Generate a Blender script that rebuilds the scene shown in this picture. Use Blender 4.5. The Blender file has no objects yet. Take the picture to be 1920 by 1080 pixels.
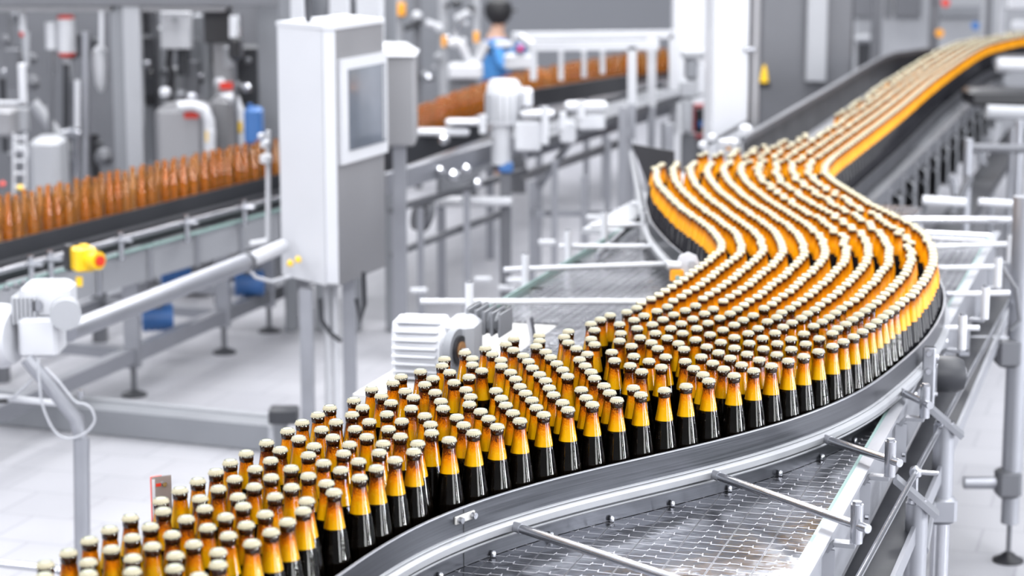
import bpy, math, random
from mathutils import Vector, Matrix
random.seed(7)
PI = math.pi
SC = bpy.context.scene
COL = SC.collection

# ------------------------------------------------------------------ camera
FPX = 4000.0
TH = math.atan(740.0 / 4000.0)
CAMH = 2.32
cam_d = bpy.data.cameras.new('camera')
cam_d.sensor_width = 36.0
cam_d.lens = FPX / 1920.0 * 36.0
cam_d.clip_end = 200
cam_d.dof.use_dof = True
cam_d.dof.focus_distance = 4.62
cam_d.dof.aperture_fstop = 3.1
cam = bpy.data.objects.new('camera', cam_d)
COL.objects.link(cam)
cam.location = (0, 0, CAMH)
cam.rotation_euler = (PI / 2 - TH, 0, 0)
SC.camera = cam

# ------------------------------------------------------------------ world, lamps, exposure
world = bpy.data.worlds.new('daylight')
SC.world = world
world.use_nodes = True
bg = world.node_tree.nodes['Background']
bg.inputs[0].default_value = (0.90, 0.93, 1.0, 1)
bg.inputs[1].default_value = 1.0
# bright hall ceiling overhead, dimmer machinery all round at eye height
wt = world.node_tree
w_tc = wt.nodes.new('ShaderNodeTexCoord')
w_sp = wt.nodes.new('ShaderNodeSeparateXYZ')
w_cr = wt.nodes.new('ShaderNodeValToRGB')
w_cr.color_ramp.elements[0].position = 0.0
w_cr.color_ramp.elements[0].color = (0.09, 0.094, 0.105, 1)
w_cr.color_ramp.elements[1].position = 0.75
w_cr.color_ramp.elements[1].color = (0.85, 0.88, 0.95, 1)
_k = w_cr.color_ramp.elements.new(0.22)
_k.color = (0.20, 0.21, 0.235, 1)
wt.links.new(w_tc.outputs['Generated'], w_sp.inputs[0])
wt.links.new(w_sp.outputs[2], w_cr.inputs[0])
wt.links.new(w_cr.outputs[0], bg.inputs[0])
SC.view_settings.view_transform = 'Standard'
SC.view_settings.look = 'None'
SC.view_settings.exposure = 0.78
SC.view_settings.gamma = 1.0
SC.view_settings.use_curve_mapping = False
SC.cycles.max_bounces = 7
SC.cycles.diffuse_bounces = 3
SC.cycles.glossy_bounces = 4
SC.cycles.transmission_bounces = 4
SC.cycles.transparent_max_bounces = 10
SC.cycles.caustics_reflective = False
SC.cycles.caustics_refractive = False
SC.cycles.sample_clamp_indirect = 4.0

def area_light(name, loc, rot, sx, sy, power, color=(1, 1, 1)):
    l = bpy.data.lights.new(name, 'AREA')
    l.shape = 'RECTANGLE'
    l.size = sx
    l.size_y = sy
    l.energy = power
    l.color = color
    o = bpy.data.objects.new(name, l)
    COL.objects.link(o)
    o.location = loc
    o.rotation_euler = rot
    return o
# unseen lights: added overhead rows, assumed side lights on the right, added fill lights
area_light('ceiling_lamp_row', (-2.2, 7.5, 5.6), (0, 0, 0), 0.5, 10, 200)  # unseen overhead row, added for light and reflections
area_light('ceiling_lamp_row', (2.4, 7.5, 5.6), (0, 0, 0), 0.5, 10, 200)
area_light('ceiling_lamp_row', (-6.5, 14, 6.0), (0, 0, 0), 0.6, 12, 260)
area_light('ceiling_lamp_row', (0.5, 13, 6.0), (0, 0, 0), 6, 0.6, 300)  # extra row added to brighten the far floor
area_light('ceiling_lamp_row', (0, 19, 6.0), (0, 0, 0), 8, 0.6, 320)
area_light('window_daylight', (7.5, 0.4, 2.2), (0, PI / 2, 0), 3.0, 0.35, 90, (0.95, 0.97, 1))  # thin unseen side light, added for faint reflected lines on the glass
area_light('window_daylight', (7.5, 3.0, 2.2), (0, PI / 2, 0), 3.0, 1.3, 260, (0.95, 0.97, 1))  # assumed side light, unseen, put in for the tall streaks on the bottles
area_light('window_daylight', (7.5, 7.2, 2.2), (0, PI / 2, 0), 3.0, 0.9, 180, (0.95, 0.97, 1))  # another assumed side light out of view, added for streaks at the bend
for _x, _y in ((-2.6, 0.6), (1.4, -0.4), (3.2, 3.5), (-3.5, 5.0)):
    area_light('ceiling_spot', (_x, _y, 5.4), (math.radians(14), 0, 0), 0.22, 0.22, 48)  # unseen spots added for crisp highlights on caps and glass
area_light('window_daylight', (5.6, -2.6, 2.0), (0, PI / 2, math.radians(-38)), 2.6, 2.6, 110, (0.95, 0.97, 1))  # added unseen light, gives the bottles a grey reflected band
area_light('window_daylight', (-7.5, 3.0, 2.6), (0, -PI / 2, 0), 2.6, 2.2, 160, (0.95, 0.97, 1))  # unseen fill light added on the left, standing free of any wall
area_light('window_daylight', (-1.0, -3.5, 4.6), (math.radians(66), 0, 0), 7.0, 2.0, 330, (0.97, 0.98, 1))  # added frontal fill behind the camera, brightens the upright sides

# ------------------------------------------------------------------ picture measurements -> places
CT, ST = math.cos(TH), math.sin(TH)
def W(x, y, z):
    """point of the horizontal plane z that the photo shows at x, y"""
    a = (x - 960) / FPX
    b = (540 - y) / FPX
    t = (z - CAMH) / (-ST + b * CT)
    return Vector((a * t, (CT + b * ST) * t, z))
def P(x, y, Y):
    """point at distance Y down the hall"""
    a = (x - 960) / FPX
    b = (540 - y) / FPX
    t = Y / (CT + b * ST)
    return Vector((a * t, Y, CAMH + (-ST + b * CT) * t))

# ------------------------------------------------------------------ materials
def mat(name, color=(0.8, 0.8, 0.8), rough=0.5, metal=0.0, noise=0.06, nscale=8.0, coat=0.0, bump=0.0, stretch=None, spec=0.5):
    color = tuple(c * 0.74 for c in color)
    m = bpy.data.materials.new(name)
    m.use_nodes = True
    nt = m.node_tree
    b = nt.nodes['Principled BSDF']
    b.inputs['Roughness'].default_value = rough
    b.inputs['Metallic'].default_value = metal
    b.inputs['Specular IOR Level'].default_value = spec
    b.inputs['Coat Weight'].default_value = coat
    tc = nt.nodes.new('ShaderNodeTexCoord')
    mp = nt.nodes.new('ShaderNodeMapping')
    if stretch: mp.inputs['Scale'].default_value = stretch
    n = nt.nodes.new('ShaderNodeTexNoise')
    n.inputs['Scale'].default_value = nscale
    n.inputs['Detail'].default_value = 4
    nt.links.new(tc.outputs['Object'], mp.inputs[0])
    nt.links.new(mp.outputs[0], n.inputs['Vector'])
    r = nt.nodes.new('ShaderNodeMapRange')
    r.inputs[3].default_value = 1 - noise * 2
    r.inputs[4].default_value = 1 + noise
    nt.links.new(n.outputs['Fac'], r.inputs[0])
    mx = nt.nodes.new('ShaderNodeVectorMath')
    mx.operation = 'SCALE'
    mx.inputs[0].default_value = color
    nt.links.new(r.outputs[0], mx.inputs['Scale'])
    nt.links.new(mx.outputs[0], b.inputs['Base Color'])
    rr = nt.nodes.new('ShaderNodeMapRange')
    rr.inputs[3].default_value = max(0.02, rough * 0.75)
    rr.inputs[4].default_value = min(1, rough * 1.25)
    nt.links.new(n.outputs['Fac'], rr.inputs[0])
    nt.links.new(rr.outputs[0], b.inputs['Roughness'])
    if bump:
        bp = nt.nodes.new('ShaderNodeBump')
        bp.inputs['Strength'].default_value = bump
        bp.inputs['Distance'].default_value = 0.002
        nt.links.new(n.outputs['Fac'], bp.inputs['Height'])
        nt.links.new(bp.outputs[0], b.inputs['Normal'])
    return m
M = {}
M['rail'] = mat('brushed_dark_steel', (0.135, 0.14, 0.158), 0.34, 0.9, 0.25, 6, bump=0.06, stretch=(0.5, 0.5, 40))
M['strip'] = mat('bright_strip', (0.50, 0.51, 0.54), 0.36, 0.4, 0.03, 5)
M['steel'] = mat('stainless_steel', (0.58, 0.59, 0.63), 0.22, 0.95, 0.06, 10)
M['satin'] = mat('satin_steel', (0.42, 0.43, 0.47), 0.42, 0.75, 0.08, 6)
M['panel'] = mat('steel_panel', (0.36, 0.36, 0.38), 0.5, 0.5, 0.05, 3)
M['dim'] = mat('dull_steel', (0.19, 0.195, 0.215), 0.5, 0.5, 0.10, 3)
M['dark'] = mat('dark_grey', (0.04, 0.042, 0.05), 0.45, 0.2, 0.1, 6)
M['black'] = mat('black_plastic', (0.018, 0.018, 0.022), 0.35, 0.0, 0.1, 6)
M['white'] = mat('white_paint', (0.65, 0.66, 0.70), 0.4, 0.0, 0.02, 5)
M['offwhite'] = mat('cream_white_paint', (0.62, 0.61, 0.60), 0.5, 0.0, 0.02, 4)
M['grey'] = mat('grey_paint', (0.25, 0.26, 0.285), 0.5, 0.1, 0.04, 4)
M['lightgrey'] = mat('light_grey_paint', (0.41, 0.42, 0.45), 0.5, 0.05, 0.03, 4)
M['wall'] = mat('wall_panel', (0.30, 0.31, 0.34), 0.7, 0.0, 0.04, 1)
M['yellow'] = mat('yellow_plastic', (1.0, 0.62, 0.01), 0.35)
M['orange'] = mat('orange_plastic', (1.0, 0.42, 0.03), 0.35)
M['red'] = mat('red_plastic', (0.75, 0.04, 0.02), 0.35)
M['blue'] = mat('blue_plastic', (0.06, 0.19, 0.50), 0.4)
M['shirt'] = mat('blue_cloth', (0.12, 0.42, 0.95), 0.9, noise=0.12)
M['skin'] = mat('skin', (0.62, 0.38, 0.28), 0.6)
M['hair'] = mat('black_hair', (0.012, 0.012, 0.015), 0.6)
M['trousers'] = mat('dark_trousers', (0.06, 0.07, 0.1), 0.9)
M['screen'] = mat('screen_glass', (0.16, 0.18, 0.22), 0.12, 0.0, 0.25, 5, coat=0.5)
M['edge'] = mat('green_glass_edge', (0.34, 0.50, 0.48), 0.2)
M['cable'] = mat('light_cable', (0.50, 0.51, 0.55), 0.5)
M['rubber'] = mat('dark_rubber', (0.03, 0.03, 0.035), 0.6)
M['brownplate'] = mat('brownish_steel', (0.42, 0.36, 0.34), 0.45, 0.5, 0.12, 20)

def glass_mat(name, tint, fres=1.5, rough=0.03, body=None):
    m = bpy.data.materials.new(name)
    m.use_nodes = True
    nt = m.node_tree
    nt.nodes.clear()
    out = nt.nodes.new('ShaderNodeOutputMaterial')
    tr = nt.nodes.new('ShaderNodeBsdfTransparent')
    tr.inputs[0].default_value = (*tint, 1)
    gl = nt.nodes.new('ShaderNodeBsdfAnisotropic')
    gl.inputs['Roughness'].default_value = rough
    fr = nt.nodes.new('ShaderNodeFresnel')
    fr.inputs[0].default_value = fres
    tc = nt.nodes.new('ShaderNodeTexCoord')
    n = nt.nodes.new('ShaderNodeTexNoise')
    n.inputs['Scale'].default_value = 160
    bp = nt.nodes.new('ShaderNodeBump')
    bp.inputs['Strength'].default_value = 0.12
    bp.inputs['Distance'].default_value = 0.001
    nt.links.new(tc.outputs['Object'], n.inputs['Vector'])
    nt.links.new(n.outputs['Fac'], bp.inputs['Height'])
    nt.links.new(bp.outputs[0], gl.inputs['Normal'])
    mx = nt.nodes.new('ShaderNodeMixShader')
    nt.links.new(fr.outputs[0], mx.inputs[0])
    src = tr.outputs[0]
    if body:
        df = nt.nodes.new('ShaderNodeBsdfDiffuse')
        df.inputs[0].default_value = (*body, 1)
        tl = nt.nodes.new('ShaderNodeBsdfTranslucent')
        tl.inputs[0].default_value = (*body, 1)
        m1 = nt.nodes.new('ShaderNodeMixShader')
        m2 = nt.nodes.new('ShaderNodeMixShader')
        m1.inputs[0].default_value = 0.5
        m2.inputs[0].default_value = 0.2
        nt.links.new(df.outputs[0], m1.inputs[1])
        nt.links.new(tl.outputs[0], m1.inputs[2])
        nt.links.new(tr.outputs[0], m2.inputs[1])
        nt.links.new(m1.outputs[0], m2.inputs[2])
        src = m2.outputs[0]
    nt.links.new(src, mx.inputs[1])
    nt.links.new(gl.outputs[0], mx.inputs[2])
    nt.links.new(mx.outputs[0], out.inputs[0])
    return m
M['glass'] = glass_mat('amber_glass', (1.0, 0.94, 0.78), 1.55)
M['pane'] = glass_mat('clear_pane', (0.85, 0.90, 0.92))

# bottle contents: foam over dark beer, colours by height in the bottle
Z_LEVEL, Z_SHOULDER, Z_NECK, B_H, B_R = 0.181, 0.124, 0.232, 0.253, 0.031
def foam_mat():
    m = bpy.data.materials.new('beer_foam')
    m.use_nodes = True
    nt = m.node_tree
    b = nt.nodes['Principled BSDF']
    b.inputs['Roughness'].default_value = 0.7
    b.inputs['Specular IOR Level'].default_value = 0.0
    tc = nt.nodes.new('ShaderNodeTexCoord')
    sp = nt.nodes.new('ShaderNodeSeparateXYZ')
    nt.links.new(tc.outputs['Object'], sp.inputs[0])
    n = nt.nodes.new('ShaderNodeTexNoise')
    n.inputs['Scale'].default_value = 420
    oi = nt.nodes.new('ShaderNodeObjectInfo')
    nt.links.new(tc.outputs['Object'], n.inputs['Vector'])
    n2 = nt.nodes.new('ShaderNodeTexNoise')
    n2.inputs['Scale'].default_value = 45
    nt.links.new(tc.outputs['Object'], n2.inputs['Vector'])
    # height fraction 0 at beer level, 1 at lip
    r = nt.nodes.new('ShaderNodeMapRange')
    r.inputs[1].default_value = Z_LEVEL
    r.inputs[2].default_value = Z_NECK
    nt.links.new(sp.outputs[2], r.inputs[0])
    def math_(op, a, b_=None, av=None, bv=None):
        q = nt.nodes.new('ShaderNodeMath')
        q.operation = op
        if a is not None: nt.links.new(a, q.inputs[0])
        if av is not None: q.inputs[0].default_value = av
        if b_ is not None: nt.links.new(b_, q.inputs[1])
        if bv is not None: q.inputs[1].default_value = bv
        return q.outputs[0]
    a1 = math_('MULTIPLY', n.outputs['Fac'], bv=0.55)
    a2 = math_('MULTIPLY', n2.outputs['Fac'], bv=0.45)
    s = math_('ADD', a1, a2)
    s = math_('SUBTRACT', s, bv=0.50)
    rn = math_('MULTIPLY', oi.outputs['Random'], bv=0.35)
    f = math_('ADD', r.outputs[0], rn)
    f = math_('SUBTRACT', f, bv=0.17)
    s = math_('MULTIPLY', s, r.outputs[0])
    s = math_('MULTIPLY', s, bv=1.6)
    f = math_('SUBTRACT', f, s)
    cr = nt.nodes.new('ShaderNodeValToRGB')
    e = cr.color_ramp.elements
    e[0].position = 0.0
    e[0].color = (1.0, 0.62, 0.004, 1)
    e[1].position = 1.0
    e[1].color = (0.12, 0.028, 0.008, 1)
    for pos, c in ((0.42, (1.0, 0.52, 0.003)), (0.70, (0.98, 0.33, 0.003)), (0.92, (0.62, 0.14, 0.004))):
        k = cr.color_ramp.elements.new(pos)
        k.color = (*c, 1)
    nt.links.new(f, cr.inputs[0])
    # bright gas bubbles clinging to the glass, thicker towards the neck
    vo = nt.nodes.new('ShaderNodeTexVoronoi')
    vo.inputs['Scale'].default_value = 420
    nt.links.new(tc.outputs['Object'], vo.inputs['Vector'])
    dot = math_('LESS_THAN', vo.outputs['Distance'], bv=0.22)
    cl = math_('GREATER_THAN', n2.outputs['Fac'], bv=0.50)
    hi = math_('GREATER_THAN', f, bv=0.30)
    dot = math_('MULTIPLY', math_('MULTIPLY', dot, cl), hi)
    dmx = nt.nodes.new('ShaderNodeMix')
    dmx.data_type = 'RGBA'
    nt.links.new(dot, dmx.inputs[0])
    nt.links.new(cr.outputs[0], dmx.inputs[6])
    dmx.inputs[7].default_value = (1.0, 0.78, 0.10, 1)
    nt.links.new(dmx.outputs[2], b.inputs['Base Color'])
    return m
M['foam'] = foam_mat()
M['beer'] = mat('dark_beer', (0.004, 0.003, 0.003), 0.2, 0.0, 0.3, 30, spec=0.05)
M['lip'] = mat('dark_brown_glass_lip', (0.045, 0.012, 0.008), 0.12, 0.0, 0.35, 90, spec=0.3)
M['cap'] = mat('cream_gold_cap', (0.47, 0.425, 0.29), 0.42, 0.0, 0.05, 60)
M['capring'] = mat('cap_grey_ring', (0.07, 0.08, 0.07), 0.5, 0.0)
M['capdisc'] = mat('cap_pale_disc', (0.36, 0.37, 0.26), 0.4, 0.3, 0.04, 60)
M['emptyglass'] = glass_mat('empty_amber_glass', (1.0, 0.74, 0.46), 1.5, body=(0.95, 0.40, 0.04))

def far_bottle_mat():
    """one surface for a whole distant bottle: lip, foam behind amber glass, dark beer, cap - banded by height"""
    m = bpy.data.materials.new('filled_bottle_surface')
    m.use_nodes = True
    nt = m.node_tree
    b = nt.nodes['Principled BSDF']
    b.inputs['Roughness'].default_value = 0.15
    b.inputs['Coat Weight'].default_value = 0.0
    b.inputs['Specular IOR Level'].default_value = 0.18
    b.inputs['Coat Roughness'].default_value = 0.08
    at = nt.nodes.new('ShaderNodeAttribute')
    at.attribute_name = 'hue_of_bottle'
    nt.links.new(at.outputs['Color'], b.inputs['Base Color'])
    return m
M['farbottle'] = far_bottle_mat()

M['farcap'] = mat('distant_cap', (0.56, 0.51, 0.36), 0.22, 0.35, 0.04, 40)

def chain_mat():
    m = bpy.data.materials.new('steel_chain_slats')
    m.use_nodes = True
    nt = m.node_tree
    b = nt.nodes['Principled BSDF']
    tc = nt.nodes.new('ShaderNodeTexCoord')
    sp = nt.nodes.new('ShaderNodeSeparateXYZ')
    nt.links.new(tc.outputs['Object'], sp.inputs[0])
    def mt(op, a, b_=None, bv=None, cv=None):
        q = nt.nodes.new('ShaderNodeMath')
        q.operation = op
        nt.links.new(a, q.inputs[0])
        if b_ is not None: nt.links.new(b_, q.inputs[1])
        if bv is not None: q.inputs[1].default_value = bv
        if cv is not None: q.inputs[2].default_value = cv
        return q.outputs[0]
    # x across the strand: +-0.042, y along; hinge edge steps forward in the middle third
    ax = mt('ABSOLUTE', sp.outputs[0])
    st = mt('LESS_THAN', ax, bv=0.0125)
    st2 = mt('MULTIPLY', st, bv=0.008)
    yy = mt('SUBTRACT', sp.outputs[1], st2)
    fr = mt('MODULO', mt('ADD', yy, bv=100.0), bv=0.0412)
    line = mt('LESS_THAN', fr, bv=0.0024)
    e1 = mt('SUBTRACT', ax, bv=0.0125)
    e1 = mt('ABSOLUTE', e1)
    e1 = mt('LESS_THAN', e1, bv=0.0016)
    fl = mt('LESS_THAN', fr, bv=0.0105)
    jog = mt('MULTIPLY', e1, fl)
    ln = mt('MAXIMUM', line, jog)
    ln = mt('MAXIMUM', ln, mt('MULTIPLY', mt('GREATER_THAN', ax, bv=0.0420), bv=0.4))  # strand edges lightened in colour to paint the light reflected in the gaps
    gr = mt('GREATER_THAN', fr, bv=0.0385)
    n = nt.nodes.new('ShaderNodeTexNoise')
    n.inputs['Scale'].default_value = 5
    n.inputs['Detail'].default_value = 4
    geo = nt.nodes.new('ShaderNodeNewGeometry')
    nt.links.new(geo.outputs['Position'], n.inputs['Vector'])
    mxc = nt.nodes.new('ShaderNodeMix')
    mxc.data_type = 'RGBA'
    mxc.inputs[6].default_value = (0.20, 0.205, 0.23, 1)
    mxc.inputs[7].default_value = (0.62, 0.62, 0.66, 1)
    nt.links.new(ln, mxc.inputs[0])
    mxd = nt.nodes.new('ShaderNodeMix')
    mxd.data_type = 'RGBA'
    nt.links.new(gr, mxd.inputs[0])
    nt.links.new(mxc.outputs[2], mxd.inputs[6])
    mxd.inputs[7].default_value = (0.05, 0.05, 0.06, 1)
    nt.links.new(mxd.outputs[2], b.inputs['Base Color'])
    b.inputs['Metallic'].default_value = 0.95
    rr = nt.nodes.new('ShaderNodeMapRange')
    rr.inputs[3].default_value = 0.08
    rr.inputs[4].default_value = 0.28
    nt.links.new(n.outputs['Fac'], rr.inputs[0])
    ra = nt.nodes.new('ShaderNodeMath')
    ra.operation = 'ADD'
    lr = mt('MULTIPLY', ln, bv=0.35)
    nt.links.new(rr.outputs[0], ra.inputs[0])
    nt.links.new(lr, ra.inputs[1])
    nt.links.new(ra.outputs[0], b.inputs['Roughness'])
    bp = nt.nodes.new('ShaderNodeBump')
    bp.inputs['Strength'].default_value = 0.9
    bp.inputs['Distance'].default_value = 0.010
    h = mt('ADD', n.outputs['Fac'], mt('MULTIPLY', ln, bv=0.05))
    nt.links.new(h, bp.inputs['Height'])
    nt.links.new(bp.outputs[0], b.inputs['Normal'])
    return m
M['chain'] = chain_mat()

def floor_mat():
    m = bpy.data.materials.new('tiled_floor')
    m.use_nodes = True
    nt = m.node_tree
    b = nt.nodes['Principled BSDF']
    tc = nt.nodes.new('ShaderNodeTexCoord')
    mp = nt.nodes.new('ShaderNodeMapping')
    mp.inputs['Rotation'].default_value = (0, 0, math.atan(0.312))
    br = nt.nodes.new('ShaderNodeTexBrick')
    br.offset = 0.5
    br.inputs['Color1'].default_value = (0.30, 0.30, 0.325, 1)
    br.inputs['Color2'].default_value = (0.32, 0.32, 0.345, 1)
    br.inputs['Mortar'].default_value = (0.245, 0.245, 0.27, 1)
    br.inputs['Scale'].default_value = 1
    br.inputs['Brick Width'].default_value = 0.30
    br.inputs['Row Height'].default_value = 0.30
    br.inputs['Mortar Size'].default_value = 0.006
    nt.links.new(tc.outputs['Object'], mp.inputs[0])
    nt.links.new(mp.outputs[0], br.inputs['Vector'])
    n = nt.nodes.new('ShaderNodeTexNoise')
    n.inputs['Scale'].default_value = 0.9
    n.inputs['Detail'].default_value = 4
    nt.links.new(tc.outputs['Object'], n.inputs['Vector'])
    r = nt.nodes.new('ShaderNodeMapRange')
    r.inputs[3].default_value = 0.82
    r.inputs[4].default_value = 1.12
    nt.links.new(n.outputs['Fac'], r.inputs[0])
    vm = nt.nodes.new('ShaderNodeVectorMath')
    vm.operation = 'SCALE'
    nt.links.new(br.outputs['Color'], vm.inputs[0])
    nt.links.new(r.outputs[0], vm.inputs['Scale'])
    nt.links.new(vm.outputs[0], b.inputs['Base Color'])
    b.inputs['Roughness'].default_value = 0.38
    return m
M['floor'] = floor_mat()

# ------------------------------------------------------------------ mesh builder
class MB:
    def __init__(s):
        s.v = []
        s.f = []
        s.m = []
    def add(s, vs, fs, mi=0):
        o = len(s.v)
        s.v += [tuple(p) for p in vs]
        s.f += [tuple(i + o for i in f) for f in fs]
        s.m += [mi] * len(fs)
        return s
    def box(s, c, size, rz=0.0, mi=0, bev=0.0):
        hx, hy, hz = size[0] / 2, size[1] / 2, size[2] / 2
        e = min(bev, hx * .9, hy * .9, hz * .9)
        ca, sa = math.cos(rz), math.sin(rz)
        def tr(x, y, z): return (c[0] + x * ca - y * sa, c[1] + x * sa + y * ca, c[2] + z)
        if e <= 0:
            vs = [tr(x, y, z) for z in (-hz, hz) for x, y in ((-hx, -hy), (hx, -hy), (hx, hy), (-hx, hy))]
            fs = [(3, 2, 1, 0), (4, 5, 6, 7), (0, 1, 5, 4), (1, 2, 6, 5), (2, 3, 7, 6), (3, 0, 4, 7)]
            return s.add(vs, fs, mi)
        def ring(z, k):
            a, b = hx - k, hy - k
            q = []
            for sx, sy in ((-1, -1), (1, -1), (1, 1), (-1, 1)):
                p1 = (sx * a, sy * (b - e)) if sx * sy > 0 else (sx * (a - e), sy * b)
                p2 = (sx * (a - e), sy * b) if sx * sy > 0 else (sx * a, sy * (b - e))
                q += [p1, p2]
            return [tr(x, y, z) for x, y in q]
        rs = [ring(-hz, e * .99), ring(-hz + e, 0), ring(hz - e, 0), ring(hz, e * .99)]
        vs = sum(rs, [])
        fs = [tuple(range(7, -1, -1)), tuple(range(24, 32))]
        for k in range(3):
            for i in range(8):
                j = (i + 1) % 8
                fs.append((k * 8 + i, k * 8 + j, k * 8 + 8 + j, k * 8 + 8 + i))
        return s.add(vs, fs, mi)
    def beam(s, a, b, wd, ht, mi=0, bev=0.0):
        """rectangular bar from a to b, wd sideways, ht upwards"""
        a, b = Vector(a), Vector(b)
        d = (b - a).normalized()
        up = Vector((0, 0, 1)) if abs(d.z) < 0.95 else Vector((0, 1, 0))
        sd = d.cross(up).normalized()
        up = sd.cross(d).normalized()
        vs = []
        for p in (a, b):
            for x, z in ((-1, -1), (1, -1), (1, 1), (-1, 1)):
                vs.append(p + sd * x * wd / 2 + up * z * ht / 2)
        return s.add(vs, [(3, 2, 1, 0), (4, 5, 6, 7), (0, 1, 5, 4), (1, 2, 6, 5), (2, 3, 7, 6), (3, 0, 4, 7)], mi)
    def tube(s, pts, r, n=14, mi=0, cap=True):
        pts = [Vector(p) for p in pts]
        rs = r if isinstance(r, (list, tuple)) else [r] * len(pts)
        vs, fs = [], []
        prev = None
        for i, p in enumerate(pts):
            if i == 0: d = pts[1] - p
            elif i == len(pts) - 1: d = p - pts[i - 1]
            else: d = (pts[i + 1] - p).normalized() + (p - pts[i - 1]).normalized()
            d.normalize()
            if prev is None:
                u = d.orthogonal().normalized()
            else:
                u = (prev - d * prev.dot(d)).normalized()
            prev = u
            w = d.cross(u)
            for k in range(n):
                a = 2 * PI * k / n
                vs.append(p + (u * math.cos(a) + w * math.sin(a)) * rs[i])
        for i in range(len(pts) - 1):
            for k in range(n):
                k2 = (k + 1) % n
                fs.append((i * n + k, i * n + k2, i * n + n + k2, i * n + n + k))
        if cap:
            fs.append(tuple(range(n - 1, -1, -1)))
            fs.append(tuple(range((len(pts) - 1) * n, len(pts) * n)))
        return s.add(vs, fs, mi)
    def lathe(s, prof, c=(0, 0, 0), n=32, mi=0, mis=None):
        vs, fs, ms = [], [], []
        for r, z in prof:
            for k in range(n):
                a = 2 * PI * k / n
                vs.append((c[0] + r * math.cos(a), c[1] + r * math.sin(a), c[2] + z))
        o = len(s.v)
        s.v += vs
        for i in range(len(prof) - 1):
            for k in range(n):
                k2 = (k + 1) % n
                s.f.append((o + i * n + k, o + i * n + k2, o + i * n + n + k2, o + i * n + n + k))
                s.m.append(mis[i] if mis else mi)
        if prof[0][0] > 1e-6:
            s.f.append(tuple(o + k for k in range(n - 1, -1, -1)))
            s.m.append(mis[0] if mis else mi)
        if prof[-1][0] > 1e-6:
            s.f.append(tuple(o + (len(prof) - 1) * n + k for k in range(n)))
            s.m.append(mis[-1] if mis else mi)
        return s
    def sweep(s, path, sect, mi=0, z0=0.0):
        """upright profile sect [(out, z)] carried along a plan path [(x, y)]; out is to the right of travel"""
        n = len(sect)
        vs, fs = [], []
        for i, p in enumerate(path):
            a = path[max(0, i - 1)]
            b = path[min(len(path) - 1, i + 1)]
            dx, dy = b[0] - a[0], b[1] - a[1]
            L = math.hypot(dx, dy) or 1
            nx, ny = dy / L, -dx / L
            for o, z in sect:
                vs.append((p[0] + nx * o, p[1] + ny * o, z0 + z))
        for i in range(len(path) - 1):
            for k in range(n):
                k2 = (k + 1) % n
                fs.append((i * n + k, i * n + k2, i * n + n + k2, i * n + n + k))
        fs.append(tuple(range(n - 1, -1, -1)))
        fs.append(tuple(range((len(path) - 1) * n, len(path) * n)))
        return s.add(vs, fs, mi)
    def build(s, name, mats, parent=None, smooth=True, loc=None, bevel=0.0):
        me = bpy.data.meshes.new(name)
        off = Vector(loc) if loc is not None else Vector((0, 0, 0))
        if parent is not None and loc is None:
            off = Vector(parent.location)
        me.from_pydata([tuple(Vector(p) - off) for p in s.v], [], s.f)
        for m_ in (mats if isinstance(mats, (list, tuple)) else [mats]):
            me.materials.append(m_)
        me.polygons.foreach_set('material_index', s.m)
        me.polygons.foreach_set('use_smooth', [smooth] * len(s.f))
        me.update()
        if smooth:
            try: me.set_sharp_from_angle(angle=math.radians(38))
            except Exception: pass
        o = bpy.data.objects.new(name, me)
        COL.objects.link(o)
        if parent is not None: o.parent = parent
        elif loc is not None: o.location = loc
        if bevel:
            b_ = o.modifiers.new('soft_edges', 'BEVEL')
            b_.width = bevel
            b_.segments = 2
        return o

def tag(o, label=None, cat=None, group=None, kind=None):
    if label: o['label'] = label
    if cat: o['category'] = cat
    if group: o['group'] = group
    if kind: o['kind'] = kind
    return o
def thing(name, label, cat, loc=(0, 0, 0), group=None):
    o = bpy.data.objects.new(name, None)
    COL.objects.link(o)
    o.location = loc
    return tag(o, label, cat, group)
def pixbox(mb, x0, y0, x1, y1, Y, dy, mi=0, bev=0.004):
    """box whose front face lies at distance Y"""
    a, b = P(x0, y1, Y), P(x1, y0, Y)
    mb.box(((a.x + b.x) / 2, Y + dy / 2, (a.z + b.z) / 2), (abs(b.x - a.x), dy, abs(b.z - a.z)), mi=mi, bev=bev)
    return mb
def down(p, z=0.0): return Vector((p[0], p[1], z))

# ------------------------------------------------------------------ room
MB().box((0, 14, -0.05), (26, 36, 0.1)).build('floor', M['floor'], smooth=False)['kind'] = 'structure'
MB().box((0, 27, 2.5), (26, 0.2, 5.4)).build('wall_back', M['wall'], smooth=False)['kind'] = 'structure'
MB().box((-12, 14, 2.5), (0.2, 26, 5.4)).build('wall_left', M['wall'], smooth=False)['kind'] = 'structure'

SL = 0.312
AL = math.atan(SL)
DV = Vector((math.sin(AL), math.cos(AL), 0))     # conveyor travel direction
NV = Vector((math.cos(AL), -math.sin(AL), 0))    # to its right

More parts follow.
